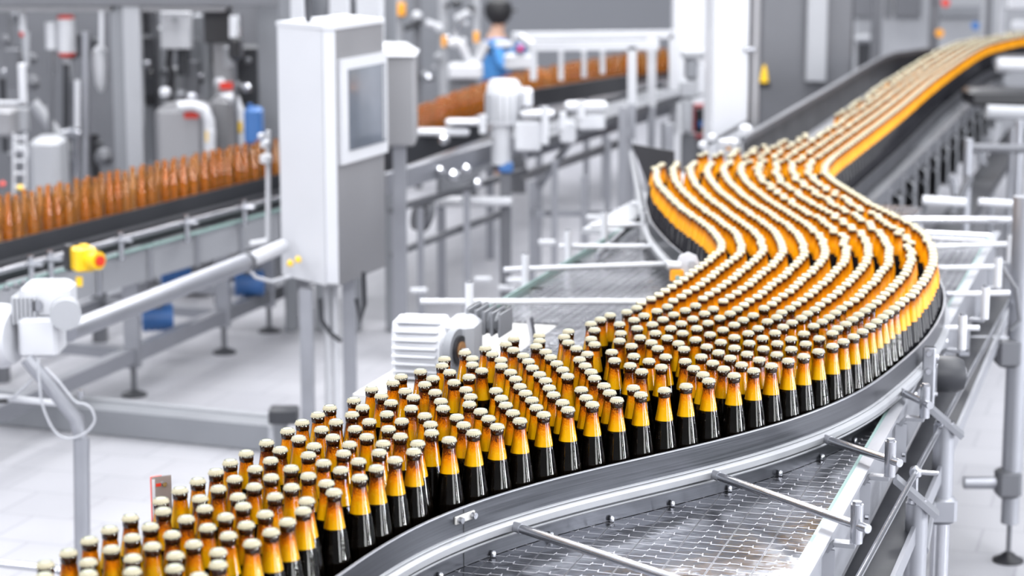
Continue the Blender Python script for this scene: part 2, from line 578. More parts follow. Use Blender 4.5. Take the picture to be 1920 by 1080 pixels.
# ------------------------------------------------------------------ lane edges (bottle centres) from the cap plane
CZ = 1.25
R_PX = [(300, 1125), (405, 1060), (470, 1020), (538, 985), (625, 925), (707, 880), (775, 848), (887, 812), (1019, 778), (1156, 750), (1287, 724), (1413, 695), (1509, 667), (1604, 628), (1640, 603), (1700, 560), (1735, 520), (1750, 490), (1747, 460), (1733, 437), (1700, 412), (1640, 385), (1600, 360), (1560, 335), (1546, 315), (1560, 295), (1600, 265), (1680, 205), (1760, 140), (1835, 90), (1875, 76), (1925, 66), (1990, 60)]
L_PX = [(-30, 1120), (85, 1062), (205, 993), (338, 920), (461, 852), (594, 780), (737, 718), (871, 663), (1000, 632), (1100, 606), (1172, 580), (1250, 545), (1290, 515), (1330, 485), (1355, 460), (1330, 425), (1280, 390), (1240, 350), (1230, 322), (1245, 303), (1300, 290), (1400, 282), (1500, 260), (1560, 238), (1620, 190), (1680, 150), (1740, 110), (1800, 80), (1900, 62), (1990, 56)]
def smooth_path(pts, step=0.03):
    """Catmull-Rom through the points, resampled"""
    out = []
    for i in range(len(pts) - 1):
        p0, p1, p2, p3 = pts[max(0, i - 1)], pts[i], pts[i + 1], pts[min(len(pts) - 1, i + 2)]
        n = max(2, int((Vector(p2) - Vector(p1)).length / step))
        for k in range(n):
            t = k / n
            q = [0.5 * ((2 * p1[j]) + (-p0[j] + p2[j]) * t + (2 * p0[j] - 5 * p1[j] + 4 * p2[j] - p3[j]) * t * t + (-p0[j] + 3 * p1[j] - 3 * p2[j] + p3[j]) * t ** 3) for j in (0, 1)]
            out.append((q[0], q[1]))
    out.append(tuple(pts[-1][:2]))
    return out
def blur(path, k=2, it=2):
    for _ in range(it):
        path = [path[0]] + [tuple(sum(path[min(len(path) - 1, max(0, i + d))][j] for d in range(-k, k + 1)) / (2 * k + 1) for j in (0, 1)) for i in range(1, len(path) - 1)] + [path[-1]]
    return path
def resample(path, step):
    out = [path[0]]
    acc = 0.0
    for i in range(1, len(path)):
        a, b = path[i - 1], path[i]
        L = math.hypot(b[0] - a[0], b[1] - a[1])
        while L > 0 and acc + L >= step:
            t = (step - acc) / L
            a = (a[0] + (b[0] - a[0]) * t, a[1] + (b[1] - a[1]) * t)
            out.append(a)
            L = math.hypot(b[0] - a[0], b[1] - a[1])
            acc = 0.0
        acc += L
    return out
RW = [tuple(W(x, y, CZ)[:2]) for x, y in R_PX]
LW = [tuple(W(x, y, CZ)[:2]) for x, y in L_PX]
RC = resample(blur(smooth_path(RW), 2, 2), 0.03)
LC = resample(blur(smooth_path(LW), 2, 2), 0.03)
def offset(path, d):
    out = []
    for i, p in enumerate(path):
        a = path[max(0, i - 2)]
        b = path[min(len(path) - 1, i + 2)]
        dx, dy = b[0] - a[0], b[1] - a[1]
        L = math.hypot(dx, dy) or 1
        out.append((p[0] + dy / L * d, p[1] - dx / L * d))
    return out

# ------------------------------------------------------------------ bottle positions
TR = []
def tr(ox, oy, pts):
    for x, y in pts: TR.append((ox + x / 3.0, oy + y / 3.0))
tr(400, 720, [(890,22),(945,60),(1080,33),(1000,98),(1125,68),(790,85),(840,125),(655,127),(588,167),(500,210),(418,257),(300,323),(376,363),(185,383),(95,435),(15,488),(480,300),(690,207),(608,248),(672,293),(567,342),(535,393),(322,423),(235,470),(437,468),(325,518),(120,527),(230,570),(28,582),(440,573),(535,510),(620,437),(732,383),(766,333),(780,165),(797,245),(877,205),(976,162),(1113,130),(1060,202),(985,245),(863,290),(955,328),(817,428),(718,477),(637,552),(678,600),(933,378),(823,520),(918,467),(1022,420),(1052,287),(1150,327),(1127,373),(1190,172),(1248,40),(1280,90),(1293,130),(1222,220),(1228,267),(1327,307),(1370,180),(1408,223),(1440,107),(1465,267),(1447,65),(1421,25),(1504,147),(1548,187),(1597,233),(1590,30),(1620,73),(1645,112),(1685,155),(1725,200),(1765,45),(1792,83),(1817,125),(1858,165),(1725,7),(1890,15),(1905,53),(347,625),(138,627),(168,680),(292,725),(70,740),(188,787),(525,650),(505,705),(417,768),(322,825),(90,847),(212,887),(28,938),(28,1008)])
tr(0, 720, [(255,1012),(385,942),(503,873),(617,812),(733,745),(497,995),(627,922),(250,1070),(743,857),(845,795),(905,650),(918,708),(1012,592),(1113,540),(1125,637),(1048,752),(1152,693),(857,905),(747,972),(745,1047),(497,1062),(968,840),(1168,800),(987,957),(985,1030),(1090,893),(1115,1075)])
tr(800, 720, [(730,50),(765,97),(795,137),(702,13),(870,25),(897,70),(932,108),(998,3),(1030,42),(1070,83),(1163,15),(1205,53),(1338,28),(1460,5)])
tr(480, 360, [(815,1033),(772,1065),(925,1003),(997,1042),(950,1075),(1060,933),(1047,970),(1090,1007),(1175,897),(1218,930),(1217,965),(1196,1035),(1115,1063),(1270,998),(1290,873),(1330,905),(1378,938),(1381,972),(1432,1007),(1460,1045),(1405,850),(1449,820),(1448,882),(1505,915),(1532,945),(1555,982),(1596,1020),(1628,1053),(1577,860),(1595,830),(1630,892),(1658,923),(1692,958),(1726,993),(1758,1030),(1720,808),(1758,778),(1757,840),(1802,873),(1820,935),(1852,970),(1866,905),(1885,820),(1885,735),(1905,770),(1905,850),(1885,1005),(1900,1040)])
tr(960, 300, [(640,850),(703,825),(605,917),(687,893),(743,868),(815,843),(875,818),(705,940),(790,918),(850,890),(910,863),(975,838),(1035,812),(612,968),(605,1010),(720,992),(808,967),(893,940),(953,913),(1018,886),(1083,857),(1143,830),(673,1040),(785,1020),(873,993),(960,967),(1040,940),(1103,910),(1170,882),(1230,855),(842,1053),(937,1025),(1033,1003),(1115,975),(1187,948),(1250,920),(1310,893),(1368,868)])
tr(1280, 500, [(0,370),(60,290),(140,312),(83,340),(160,378),(0,455),(72,402),(15,525),(122,445),(105,500),(62,565),(170,535),(205,478),(215,418),(293,390),(228,350),(290,325),(368,368),(450,395),(425,340),(375,423),(533,425),(520,365),(610,400),(455,455),(530,487),(612,457),(693,427),(683,370),(768,397),(765,470),(845,440),(845,365),(915,415),(973,388),(1037,360),(1080,330),(1115,303),(292,450),(360,485),(432,517),(268,505),(332,545),(400,578),(232,568),(290,605),(500,550),(595,523),(682,497),(115,600),(147,635),(25,662)])
pts = []
for x, y in TR:
    p = W(x, y, CZ)
    p = (p.x, p.y)
    if all(math.hypot(p[0] - q[0], p[1] - q[1]) > 0.040 for q in pts):
        pts.append(p)
DB = 0.0628
# orderly files between the two edges through the double bend
def at_frac(path, i0, i1, t):
    i = i0 + (i1 - i0) * t
    k = int(i)
    f = i - k
    a, b = path[min(k, len(path) - 1)], path[min(k + 1, len(path) - 1)]
    return (a[0] + (b[0] - a[0]) * f, a[1] + (b[1] - a[1]) * f)
def nearest(path, q):
    return min(range(len(path)), key=lambda i: (path[i][0] - q[0]) ** 2 + (path[i][1] - q[1]) ** 2)
# matched stations (left, right) in the photo's cap plane
ST_ = [((871, 663), (1350, 712)), ((1172, 580), (1604, 628)), ((1330, 485), (1735, 520)), ((1355, 460), (1750, 487)), ((1330, 425), (1733, 437)), ((1240, 350), (1620, 373)), ((1232, 322), (1550, 325)), ((1245, 303), (1560, 295))]
SI = [(nearest(LC, W(*a, CZ)), nearest(RC, W(*b, CZ))) for a, b in ST_]
NF = 11
files = []
for k in range(NF):
    f = k / (NF - 1)
    path = []
    for j in range(len(SI) - 1):
        n = 24
        for i in range(n):
            t = i / n
            l = at_frac(LC, SI[j][0], SI[j + 1][0], t)
            r = at_frac(RC, SI[j][1], SI[j + 1][1], t)
            path.append((l[0] + (r[0] - l[0]) * f, l[1] + (r[1] - l[1]) * f))
    path = resample(blur(path, 3, 3), 0.004)
    s = 0.0 + random.random() * DB
    last = None
    acc = 0.0
    for i, p in enumerate(path):
        if i * 0.004 < s: continue
        if last is None or math.hypot(p[0] - last[0], p[1] - last[1]) >= DB * 1.002:
            jt = 0.013 if (f > 0.55 and p[1] > 6.5) or p[1] > 8.35 else 0.003
            files.append((p[0] + random.uniform(-jt, jt), p[1] + random.uniform(-jt, jt)))
            last = p
def keep(new, old, d):
    return [p for p in new if all(abs(p[0] - q[0]) > d or math.hypot(p[0] - q[0], p[1] - q[1]) > d for q in old)]
pts += keep(files, pts, 0.050)
# the near edge row right down the rail to the frame edge
i_end = SI[0][1]
last = None
row = []
for p in RC[:i_end + 3]:
    if last is None or math.hypot(p[0] - last[0], p[1] - last[1]) >= DB:
        row.append(p)
        last = p
pts += keep(row, pts, 0.046)
# far straight run: close file on the near side, loose files behind
iR = SI[-1][1]
iL = SI[-1][0]
far = []
for k in range(10):
    base = offset(RC[iR - 2:], -k * 0.0585)
    last = None
    for p in base:
        if last is not None and math.hypot(p[0] - last[0], p[1] - last[1]) < DB * (1.0 if k < 2 else random.choice((1.0, 1.0, 1.05, 1.2))): continue
        # width of the crowd shrinks along the run
        j = nearest(LC, p)
        d = math.hypot(p[0] - LC[j][0], p[1] - LC[j][1])
        a, b = LC[max(0, j - 2)], LC[min(len(LC) - 1, j + 2)]
        side = (b[0] - a[0]) * (p[1] - LC[j][1]) - (b[1] - a[1]) * (p[0] - LC[j][0])
        if side > 0 and d > 0.04: continue
        jj = 0.002 if k < 2 else 0.015
        far.append((p[0] + random.uniform(-jj, jj), p[1] + random.uniform(-jj, jj)))
        last = p
pts += keep(far, pts, 0.048)
# let the bottles push each other apart
def relax(pts, it=40, d=DB):
    pts = [list(p) for p in pts]
    for _ in range(it):
        grid = {}
        for i, p in enumerate(pts):
            grid.setdefault((int(p[0] // 0.07), int(p[1] // 0.07)), []).append(i)
        for i, p in enumerate(pts):
            cx, cy = int(p[0] // 0.07), int(p[1] // 0.07)
            for ax in (-1, 0, 1):
                for ay in (-1, 0, 1):
                    for j in grid.get((cx + ax, cy + ay), ()):
                        if j <= i: continue
                        q = pts[j]
                        dx, dy = q[0] - p[0], q[1] - p[1]
                        L = math.hypot(dx, dy)
                        if L < d:
                            if L < 1e-6: dx, dy, L = 1e-3, 0, 1e-3
                            k = (d - L) / L * 0.5
                            p[0] -= dx * k
                            p[1] -= dy * k
                            q[0] += dx * k
                            q[1] += dy * k
        # stay inside the near rail
        for p in pts:
            j = nearest_fast(p)
            a, b = RC[max(0, j - 1)], RC[min(len(RC) - 1, j + 1)]
            dx, dy = b[0] - a[0], b[1] - a[1]
            L = math.hypot(dx, dy) or 1
            nx, ny = dy / L, -dx / L
            o = (p[0] - RC[j][0]) * nx + (p[1] - RC[j][1]) * ny
            if 0.0 < o < 0.3:
                p[0] -= nx * o
                p[1] -= ny * o
    return [tuple(p) for p in pts]
RG = {}
for i, p in enumerate(RC): RG.setdefault((int(p[0] // 0.25), int(p[1] // 0.25)), []).append(i)
def nearest_fast(p):
    cx, cy = int(p[0] // 0.25), int(p[1] // 0.25)
    c = []
    for ax in (-1, 0, 1):
        for ay in (-1, 0, 1): c += RG.get((cx + ax, cy + ay), ())
    if not c: c = range(0, len(RC), 6)
    return min(c, key=lambda i: (RC[i][0] - p[0]) ** 2 + (RC[i][1] - p[1]) ** 2)
pts = relax(pts)
# drop any that still overlap
out = []
for p in sorted(pts, key=lambda q: q[1]):
    if all(abs(p[1] - q[1]) > 0.06 or math.hypot(p[0] - q[0], p[1] - q[1]) > 0.0605 for q in out[-80:]): out.append(p)
pts = out
def proj(X, Y, Z):
    Z -= CAMH
    d = Y * CT - Z * ST
    return 960 + FPX * X / d, 540 - FPX * (Y * ST + Z * CT) / d
pts = [p for p in pts if -60 < proj(p[0], p[1], 1.2)[0] < 1990 and proj(p[0], p[1], 1.253)[1] < 1100]
print('bottles', len(pts))

# ------------------------------------------------------------------ bottle meshes
PROF = [(0.0, 0.0015), (0.024, 0.0), (0.029, 0.002), (0.031, 0.006), (0.031, 0.112), (0.0309, 0.118), (0.0302, 0.123), (0.0288, 0.130), (0.0262, 0.147), (0.0240, 0.162), (0.0212, 0.179), (0.0192, 0.190), (0.0163, 0.206), (0.0143, 0.219), (0.0131, 0.229), (0.0127, 0.2315), (0.0138, 0.2330), (0.0140, 0.2380), (0.0138, 0.2425), (0.0129, 0.2440), (0.0128, 0.2465)]
def shrink(r, d): return max(0.0, r - d)
def bottle_proto():
    g = MB().lathe(PROF, n=32)
    glass = g.build('beer_bottle', M['glass'])
    beer_prof = [(0.0, 0.004)] + [(shrink(r, 0.0012), max(z, 0.004)) for r, z in PROF[1:11]] + [(0.0, Z_LEVEL)]
    beer = MB().lathe(beer_prof, n=28).build('beer', M['beer'])
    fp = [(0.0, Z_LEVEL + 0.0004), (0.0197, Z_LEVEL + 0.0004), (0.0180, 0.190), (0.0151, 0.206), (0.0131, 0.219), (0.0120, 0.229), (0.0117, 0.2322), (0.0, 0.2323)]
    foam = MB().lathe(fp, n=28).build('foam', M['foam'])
    lp = [(0.0, 0.2324), (0.0120, 0.2325), (0.0134, 0.2335), (0.0136, 0.2380), (0.0134, 0.2422), (0.0124, 0.2438), (0.0, 0.2440)]
    lip = MB().lathe(lp, n=28).build('neck_ring', M['lip'])
    c = MB()
    n = 42
    rows = []
    for r, z, cr in ((0.0128, 0.2450, 0), (0.0149, 0.2438, 0.0010), (0.0147, 0.2455, 0.0009), (0.0142, 0.2476, 0.0005), (0.0138, 0.2496, 0.0001), (0.0131, 0.2514, 0), (0.0119, 0.2525, 0)):
        rows.append([(( r + (cr if k % 2 else -cr)) * math.cos(2 * PI * k / n), (r + (cr if k % 2 else -cr)) * math.sin(2 * PI * k / n), z) for k in range(n)])
    vs = sum(rows, [])
    fs = []
    for i in range(len(rows) - 1):
        for k in range(n):
            k2 = (k + 1) % n
            fs.append((i * n + k, i * n + k2, i * n + n + k2, i * n + n + k))
    c.add(vs, fs, 0)
    for k in range(0, n, 2): c.m[n + k] = 1  # dark faces paint the shade between the crimped teeth
    c.lathe([(0.0119, 0.2525), (0.0110, 0.2520), (0.0098, 0.2525)], n=n, mi=1)
    c.f = c.f[:-2]
    c.m = c.m[:-2]
    c.lathe([(0.0098, 0.2525), (0.0093, 0.2529), (0.006, 0.2530), (0.0, 0.2530)], n=n, mi=2)
    c.f.pop(-1) if False else None
    cap = c.build('crown_cap', [M['cap'], M['capring'], M['capdisc']])
    for q in (beer, foam, lip, cap): q.parent = glass
    return glass
proto = bottle_proto()
def copy_tree(o, parent=None):
    c = o.copy()
    COL.objects.link(c)
    if parent: c.parent = parent
    for ch in [q for q in PROTO_CH.get(o.name, ())]: copy_tree(ch, c)
    return c
PROTO_CH = {proto.name: list(proto.children)}

order = sorted(range(len(pts)), key=lambda i: pts[i][1])
vis = [i for i in order if proj(pts[i][0], pts[i][1], 1.245)[1] < 1085 and -15 < proj(pts[i][0], pts[i][1], 1.245)[0] < 1935]
near = vis[:300]
rest = [i for i in order if i not in set(near)]
ORD = ['first', 'second', 'third', 'fourth', 'fifth', 'sixth', 'seventh', 'eighth', 'ninth', 'tenth', 'eleventh', 'twelfth', 'thirteenth', 'fourteenth', 'fifteenth', 'sixteenth', 'seventeenth', 'eighteenth', 'nineteenth', 'twentieth', 'twenty-first', 'twenty-second', 'twenty-third', 'twenty-fourth', 'twenty-fifth', 'twenty-sixth', 'twenty-seventh', 'twenty-eighth', 'twenty-ninth', 'thirtieth']
clip_i = nearest(RC, W(855, 935, 1.12))
sensor_i = nearest(LC, W(320, 940, CZ))
edge_lab = {}
rowR = sorted([(nearest(RC, pts[i]), i) for i in near if math.hypot(pts[i][0] - RC[nearest(RC, pts[i])][0], pts[i][1] - RC[nearest(RC, pts[i])][1]) < 0.024])
rr_ = [i for s, i in rowR if s >= clip_i]
rl_ = [i for s, i in reversed(rowR) if s < clip_i]
for k, i in enumerate(rr_[:30]):
    edge_lab[i] = ('capped beer bottle at the near rail, %s one right of the joint plate' % ORD[k], 'beer bottles lined against the near rail')
for k, i in enumerate(rl_[:30]):
    edge_lab[i] = ('capped beer bottle at the near rail, %s one left of the joint plate' % ORD[k], 'beer bottles lined against the near rail')
rowL = sorted([(nearest(LC, pts[i]), i) for i in near if i not in edge_lab and math.hypot(pts[i][0] - LC[nearest(LC, pts[i])][0], pts[i][1] - LC[nearest(LC, pts[i])][1]) < 0.030])
la_ = [i for s, i in rowL if s >= sensor_i]
lb_ = [i for s, i in reversed(rowL) if s < sensor_i]
for k, i in enumerate(la_[:30]):
    edge_lab[i] = ('capped beer bottle at the floor-side edge, %s one beyond the sensor plate' % ORD[k], 'beer bottles on the floor-side edge')
for k, i in enumerate(lb_[:30]):
    edge_lab[i] = ('capped beer bottle at the floor-side edge, %s one before the sensor plate' % ORD[k], 'beer bottles on the floor-side edge')
first = True
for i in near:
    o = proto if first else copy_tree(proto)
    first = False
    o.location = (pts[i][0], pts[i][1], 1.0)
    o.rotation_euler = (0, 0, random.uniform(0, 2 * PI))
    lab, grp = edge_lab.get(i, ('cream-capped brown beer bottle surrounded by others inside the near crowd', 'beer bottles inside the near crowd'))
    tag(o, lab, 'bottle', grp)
# distant bottles: one mass
def far_mass():
    prof = [(0.0, 0.0), (0.029, 0.001), (0.031, 0.006), (0.031, 0.116), (0.0302, 0.123), (0.0262, 0.147), (0.0214, 0.1785), (0.0212, 0.1795), (0.0163, 0.206), (0.0142, 0.220), (0.0124, 0.2335), (0.0136, 0.2355), (0.0137, 0.2425), (0.0146, 0.2432), (0.0142, 0.248), (0.0130, 0.2515), (0.0105, 0.253), (0.0, 0.2531)]
    bk, am1, am2, am3, br, cp = (0.012, 0.012, 0.015), (0.74, 0.31, 0.004), (0.50, 0.165, 0.003), (0.26, 0.07, 0.003), (0.05, 0.014, 0.009), (0.46, 0.42, 0.28)  # ambers lowered in colour for the shade inside the dense crowd
    cols = [bk, bk, bk, bk, bk, bk, bk, am1, am1, am2, am3, br, br, cp, cp, cp, cp, cp]
    n = 14
    import numpy as np
    ring = np.array([(math.cos(2 * PI * k / n), math.sin(2 * PI * k / n)) for k in range(n)])
    pv = np.array([(r * c, r * s, z) for r, z in prof for c, s in ring])
    pf = [(i * n + k, i * n + (k + 1) % n, i * n + n + (k + 1) % n, i * n + n + k) for i in range(len(prof) - 1) for k in range(n)]
    pf = np.array(pf)
    pc = np.array([(*cols[i], 1.0) for i in range(len(prof)) for _ in range(n)])
    V, F_, C_ = [], [], []
    for q, i in enumerate(rest):
        V.append(pv + np.array((pts[i][0], pts[i][1], 1.0)))
        F_.append(pf + q * len(pv))
        j = random.uniform(0.85, 1.05)
        cc = pc.copy()
        cc[:, :3] *= j
        C_.append(cc)
    V = np.concatenate(V)
    F_ = np.concatenate(F_)
    C_ = np.concatenate(C_)
    me = bpy.data.meshes.new('distant_bottles')
    me.from_pydata(V.tolist(), [], F_.tolist())
    ca = me.color_attributes.new('hue_of_bottle', 'FLOAT_COLOR', 'POINT')
    ca.data.foreach_set('color', C_.ravel())
    me.materials.append(M['farbottle'])
    me.materials.append(M['farcap'])
    me.polygons.foreach_set('use_smooth', [True] * len(F_))
    one = [1 if i >= 13 else 0 for i in range(len(prof) - 1) for _ in range(n)]
    me.polygons.foreach_set('material_index', one * len(rest))
    me.update()
    o = bpy.data.objects.new('distant_bottles', me)
    COL.objects.link(o)
    tag(o, 'winding files of filled capped beer bottles running off into the distance', 'bottles', kind='stuff')
far_mass()

# ------------------------------------------------------------------ main chain table
def line_pt(off, s):
    """off metres right of the table centre line origin, s metres along"""
    return ORG + NV * off + DV * s
ORG = Vector((0.543, 3.93, 0))                # right edge of the table
T0 = -1.6
def chain_strand(off, s0, s1, parent, z=1.0):
    m = MB().box((0, (s1 - s0) / 2, -0.004), (0.0862, s1 - s0, 0.008))
    me_o = m.build('chain_strand', M['chain'], smooth=False)
    me_o.parent = parent
    p = line_pt(off, s0) - Vector(parent.location)
    me_o.location = (p.x, p.y, z - parent.location.z)
    me_o.rotation_euler = (0, 0, -AL)
    return me_o
table = thing('conveyor_table', 'wide steel slat chain table under the curving lane of beer bottles', 'conveyor', (ORG.x, ORG.y, 0.86))
for k in range(16):
    off = -0.055 - k * 0.0875
    s0 = T0 if k < 13 else 2.35
    chain_strand(off, s0, 4.35 + (0.9 if k > 3 else 0), table)
m = MB()
m.beam(line_pt(0.004, T0) + Vector((0, 0, 0.945)), line_pt(0.004, 4.45) + Vector((0, 0, 0.945)), 0.014, 0.17)
m.beam(line_pt(0.012, T0) + Vector((0, 0, 1.026)), line_pt(0.012, 4.45) + Vector((0, 0, 1.026)), 0.030, 0.010)
m.build('side_plate', M['satin'], table, smooth=False)
m = MB().beam(line_pt(-0.010, T0) + Vector((0, 0, 1.012)), line_pt(-0.010, 4.4) + Vector((0, 0, 1.012)), 0.008, 0.024)
m.build('wear_strip', M['edge'], table, smooth=False)
m = MB()
m.beam(line_pt(-1.155, T0) + Vector((0, 0, 0.93)), line_pt(-1.155, 1.2) + Vector((0, 0, 0.93)), 0.014, 0.15)
m.beam(line_pt(-1.425, 2.35) + Vector((0, 0, 0.93)), line_pt(-1.425, 5.2) + Vector((0, 0, 0.93)), 0.014, 0.14)
m.build('side_plate', M['satin'], table, smooth=False)
m = MB().beam(line_pt(-1.415, 2.35) + Vector((0, 0, 1.010)), line_pt(-1.415, 5.2) + Vector((0, 0, 1.010)), 0.006, 0.020)
m.build('wear_strip', M['edge'], table, smooth=False)
# end roller housing on the right
a, b = line_pt(0.02, 4.40), line_pt(-0.52, 4.40)
m = MB().tube([a + Vector((0, 0, 1.0)), b + Vector((0, 0, 1.0))], 0.03)
m.build('end_shaft', M['steel'], table)
for k in range(7):
    q = line_pt(-0.05 - k * 0.08, 4.46) + Vector((0, 0, 1.0))
    MB().lathe([(0.016, 0), (0.016, 0.012), (0.008, 0.02)], q, 12).build('bolt', M['steel'], table)
# under tray
m = MB().beam(line_pt(0.045, T0) + Vector((0, 0, 0.80)), line_pt(0.045, 4.3) + Vector((0, 0, 0.80)), 0.10, 0.02)
m.build('drip_tray', M['dark'], table, smooth=False)
m = MB().beam(line_pt(0.105, T0) + Vector((0, 0, 0.805)), line_pt(0.105, 4.3) + Vector((0, 0, 0.805)), 0.010, 0.045)
m.build('tray_edge', M['satin'], table, smooth=False)
# transfer cover
cv = thing('cover_plate', 'cream sheet cover closing the end of the chain strands beside the gearmotor', 'cover', tuple(line_pt(-1.2, 1.4)))
m = MB()
c0 = line_pt(-1.285, 1.82)
m.box((c0.x, c0.y, 0.992), (0.27, 1.04, 0.012), rz=-AL, bev=0.003)
m.box((line_pt(-1.42, 1.82).x, line_pt(-1.42, 1.82).y, 0.90), (0.008, 1.04, 0.19), rz=-AL)
q = line_pt(-1.285, 1.30)
m.box((q.x, q.y, 0.90), (0.27, 0.008, 0.19), rz=-AL)
m.build('sheet', M['offwhite'], cv)
q = W(1000, 640, 1.0)
m = MB().tube([q, q + Vector((-0.012, 0.0, 0.075))], 0.011)
m.build('peg', M['steel'], cv)

# ------------------------------------------------------------------ guide rails
def rail_obj(name, label, path, side, zb=1.001, h=0.121, strip=True, mt_='rail'):
    r = thing(name, label, 'guide rail', (path[0][0], path[0][1], zb))
    s = side
    m = MB().sweep(path, [(0, 0), (s * 0.006, 0), (s * 0.006, h), (0, h)], z0=zb)
    if s < 0: m.f = [tuple(reversed(f)) for f in m.f]
    m.build('rail_plate', M[mt_], r)
    m = MB() if not strip else MB().sweep(path, [(s * -0.0005, h), (s * 0.0065, h), (s * 0.0055, h + 0.0018), (s * 0.0005, h + 0.0018)], z0=zb)
    if s < 0: m.f = [tuple(reversed(f)) for f in m.f]
    if strip: m.build('rail_lip', M['satin'], r)
    if strip:
        secs = [[(0.006, 0.040), (0.014, 0.041), (0.020, 0.045), (0.021, 0.058), (0.015, 0.063), (0.006, 0.064)],
                [(0.006, 0.0655), (0.010, 0.0655), (0.010, 0.069), (0.006, 0.070)],
                [(0.006, 0.032), (0.013, 0.032), (0.015, 0.035), (0.013, 0.0375), (0.006, 0.0375)]]
        m = MB()
        for sec in secs: m.sweep(path, [(s * o, z) for o, z in sec], z0=zb)
        if s < 0: m.f = [tuple(reversed(f)) for f in m.f]
        m.build('rail_strip', M['strip'], r)
    return r
iEnd = nearest(RC, W(1560, 335, CZ))
near_rail_path = blur(offset(RC[:iEnd + 2], 0.036), 3, 3)
near_rail = rail_obj('guide_rail', 'long curved brushed steel guide rail with bright strip before the bottles', near_rail_path, 1)
# orange-lit top lip is only a reflection; joint plate and joints
def on_path(path, q, out, z):
    i = nearest(path, q)
    a, b = path[max(0, i - 1)], path[min(len(path) - 1, i + 1)]
    dx, dy = b[0] - a[0], b[1] - a[1]
    L = math.hypot(dx, dy)
    return Vector((path[i][0] + dy / L * out, path[i][1] - dx / L * out, z)), math.atan2(dy, dx)
jp, ja = on_path(near_rail_path, W(853, 968, 1.10), 0.009, 1.103)
m = MB().box(tuple(jp), (0.062, 0.005, 0.016), rz=ja, bev=0.001)
plate = m.build('joint_plate', M['offwhite'], near_rail)
for s_ in (-1, 1):
    c = jp + Vector((math.cos(ja), math.sin(ja), 0)) * 0.021 * s_
    n_ = Vector((math.sin(ja), -math.cos(ja), 0))
    bo = MB().tube([c, c + n_ * 0.012], 0.0065, 8).build('bolt', M['steel'], near_rail)
jj, ja2 = on_path(near_rail_path, W(853, 968, 1.10), 0.0062, 1.06)
MB().box(tuple(jj), (0.0015, 0.0015, 0.118), rz=ja2).build('joint_line', M['black'], near_rail)
for k in range(6, 60, 3):
    t_ = 20 + k * 2
    if t_ < len(near_rail_path) - 60:
        c, a_ = on_path(near_rail_path, near_rail_path[t_], 0.012, 1.002)
        MB().lathe([(0.006, 0), (0.006, 0.008), (0.003, 0.012)], c, 8).build('foot_stud', M['steel'], near_rail)
# far part beyond the bend
far_rail_path = blur(offset(RC[iEnd - 4:], 0.036), 2, 2)
rail_obj('guide_rail', 'low dark rail on the near side of the straight run leading away', far_rail_path, 1, h=0.07, strip=False, mt_='dark')
i0 = nearest(LC, W(871, 663, CZ))
i1 = nearest(LC, W(1236, 340, CZ))
lp = offset(LC[i0:i1 + 1], -0.037)
ext = [lp[-1]]
tgt = W(1188, 285, 1.06)
for k in range(1, 12):
    t = k / 11
    ext.append((lp[-1][0] + (tgt.x - lp[-1][0]) * t, lp[-1][1] + (tgt.y - lp[-1][1]) * t))
left_rail_path = blur(lp + ext[1:], 3, 3)
left_rail = rail_obj('guide_rail', 'curved guide rail left of the bend, flaring to a dark end panel', left_rail_path, -1)
q4 = [P(1184, 270, 8.9), P(1264, 284, 8.8)]
q4 += [q4[1] + Vector((0, 0, -0.16)), q4[0] + Vector((0.07, -0.01, -0.17))]
vs = [tuple(p) for p in q4] + [(p.x + 0.004, p.y + 0.014, p.z) for p in q4]
MB().add(vs, [(3, 2, 1, 0), (4, 5, 6, 7), (0, 1, 5, 4), (1, 2, 6, 5), (2, 3, 7, 6), (3, 0, 4, 7)]).build('flared_end_panel', M['rubber'], left_rail, smooth=False)
lr2 = offset(LC[:i0 - 6], -0.037)
rail_obj('guide_rail', 'straight guide rail behind the near bottles on the floor side', lr2, -1, strip=False)
# high dark rail on the far left side of the straight run
q0, q1, q2, q3 = W(1395, 292, 1.10), W(1655, 130, 1.10), W(1700, 118, 1.10), W(1745, 112, 1.10)
hp = smooth_path([(q0.x, q0.y), ((q0.x + q1.x) / 2, (q0.y + q1.y) / 2), (q1.x, q1.y), (q2.x, q2.y), (q3.x, q3.y)], 0.1)
hr = rail_obj('guide_rail', 'tall dark guide wall along the far side of the straight run', hp, -1, zb=1.0, h=0.17, strip=False, mt_='dark')
m = MB().sweep(hp, [(-0.02, 0.16), (0.01, 0.16), (0.01, 0.19), (-0.02, 0.19)], z0=1.0)
m.build('top_trim', M['dim'], hr, smooth=False)

# far straight conveyor
fc0, fc1 = Vector((1.385, 8.857, 0)), Vector((3.67, 16.2, 0))
farc = thing('straight_conveyor', 'long straight conveyor frame with ribbed side panels running to the back', 'conveyor', (1.3, 8.4, 0.6))
dfc = (fc1 - fc0).normalized()
nfc = Vector((dfc.y, -dfc.x, 0))
a = fc0 - dfc * 0.7
L_ = (fc1 - a).length
m = MB()
m.beam(a + nfc * -0.475 + Vector((0, 0, 0.985)), fc1 + nfc * -0.475 + Vector((0, 0, 0.985)), 0.93, 0.02)
m.build('belt_bed', M['lightgrey'], farc, smooth=False)
m = MB()
m.beam(a + nfc * 0.03 + Vector((0, 0, 0.950)), fc1 + nfc * 0.03 + Vector((0, 0, 0.950)), 0.06, 0.07)
m.beam(a + nfc * 0.05 + Vector((0, 0, 0.70)), fc1 + nfc * 0.05 + Vector((0, 0, 0.70)), 0.03, 0.03)
m.build('side_rail', M['dim'], farc, smooth=False)
m = MB().beam(a + nfc * 0.03 + Vector((0, 0, 0.82)), fc1 + nfc * 0.03 + Vector((0, 0, 0.82)), 0.01, 0.25)
m.build('side_panel', M['dark'], farc, smooth=False)
k = 0.15
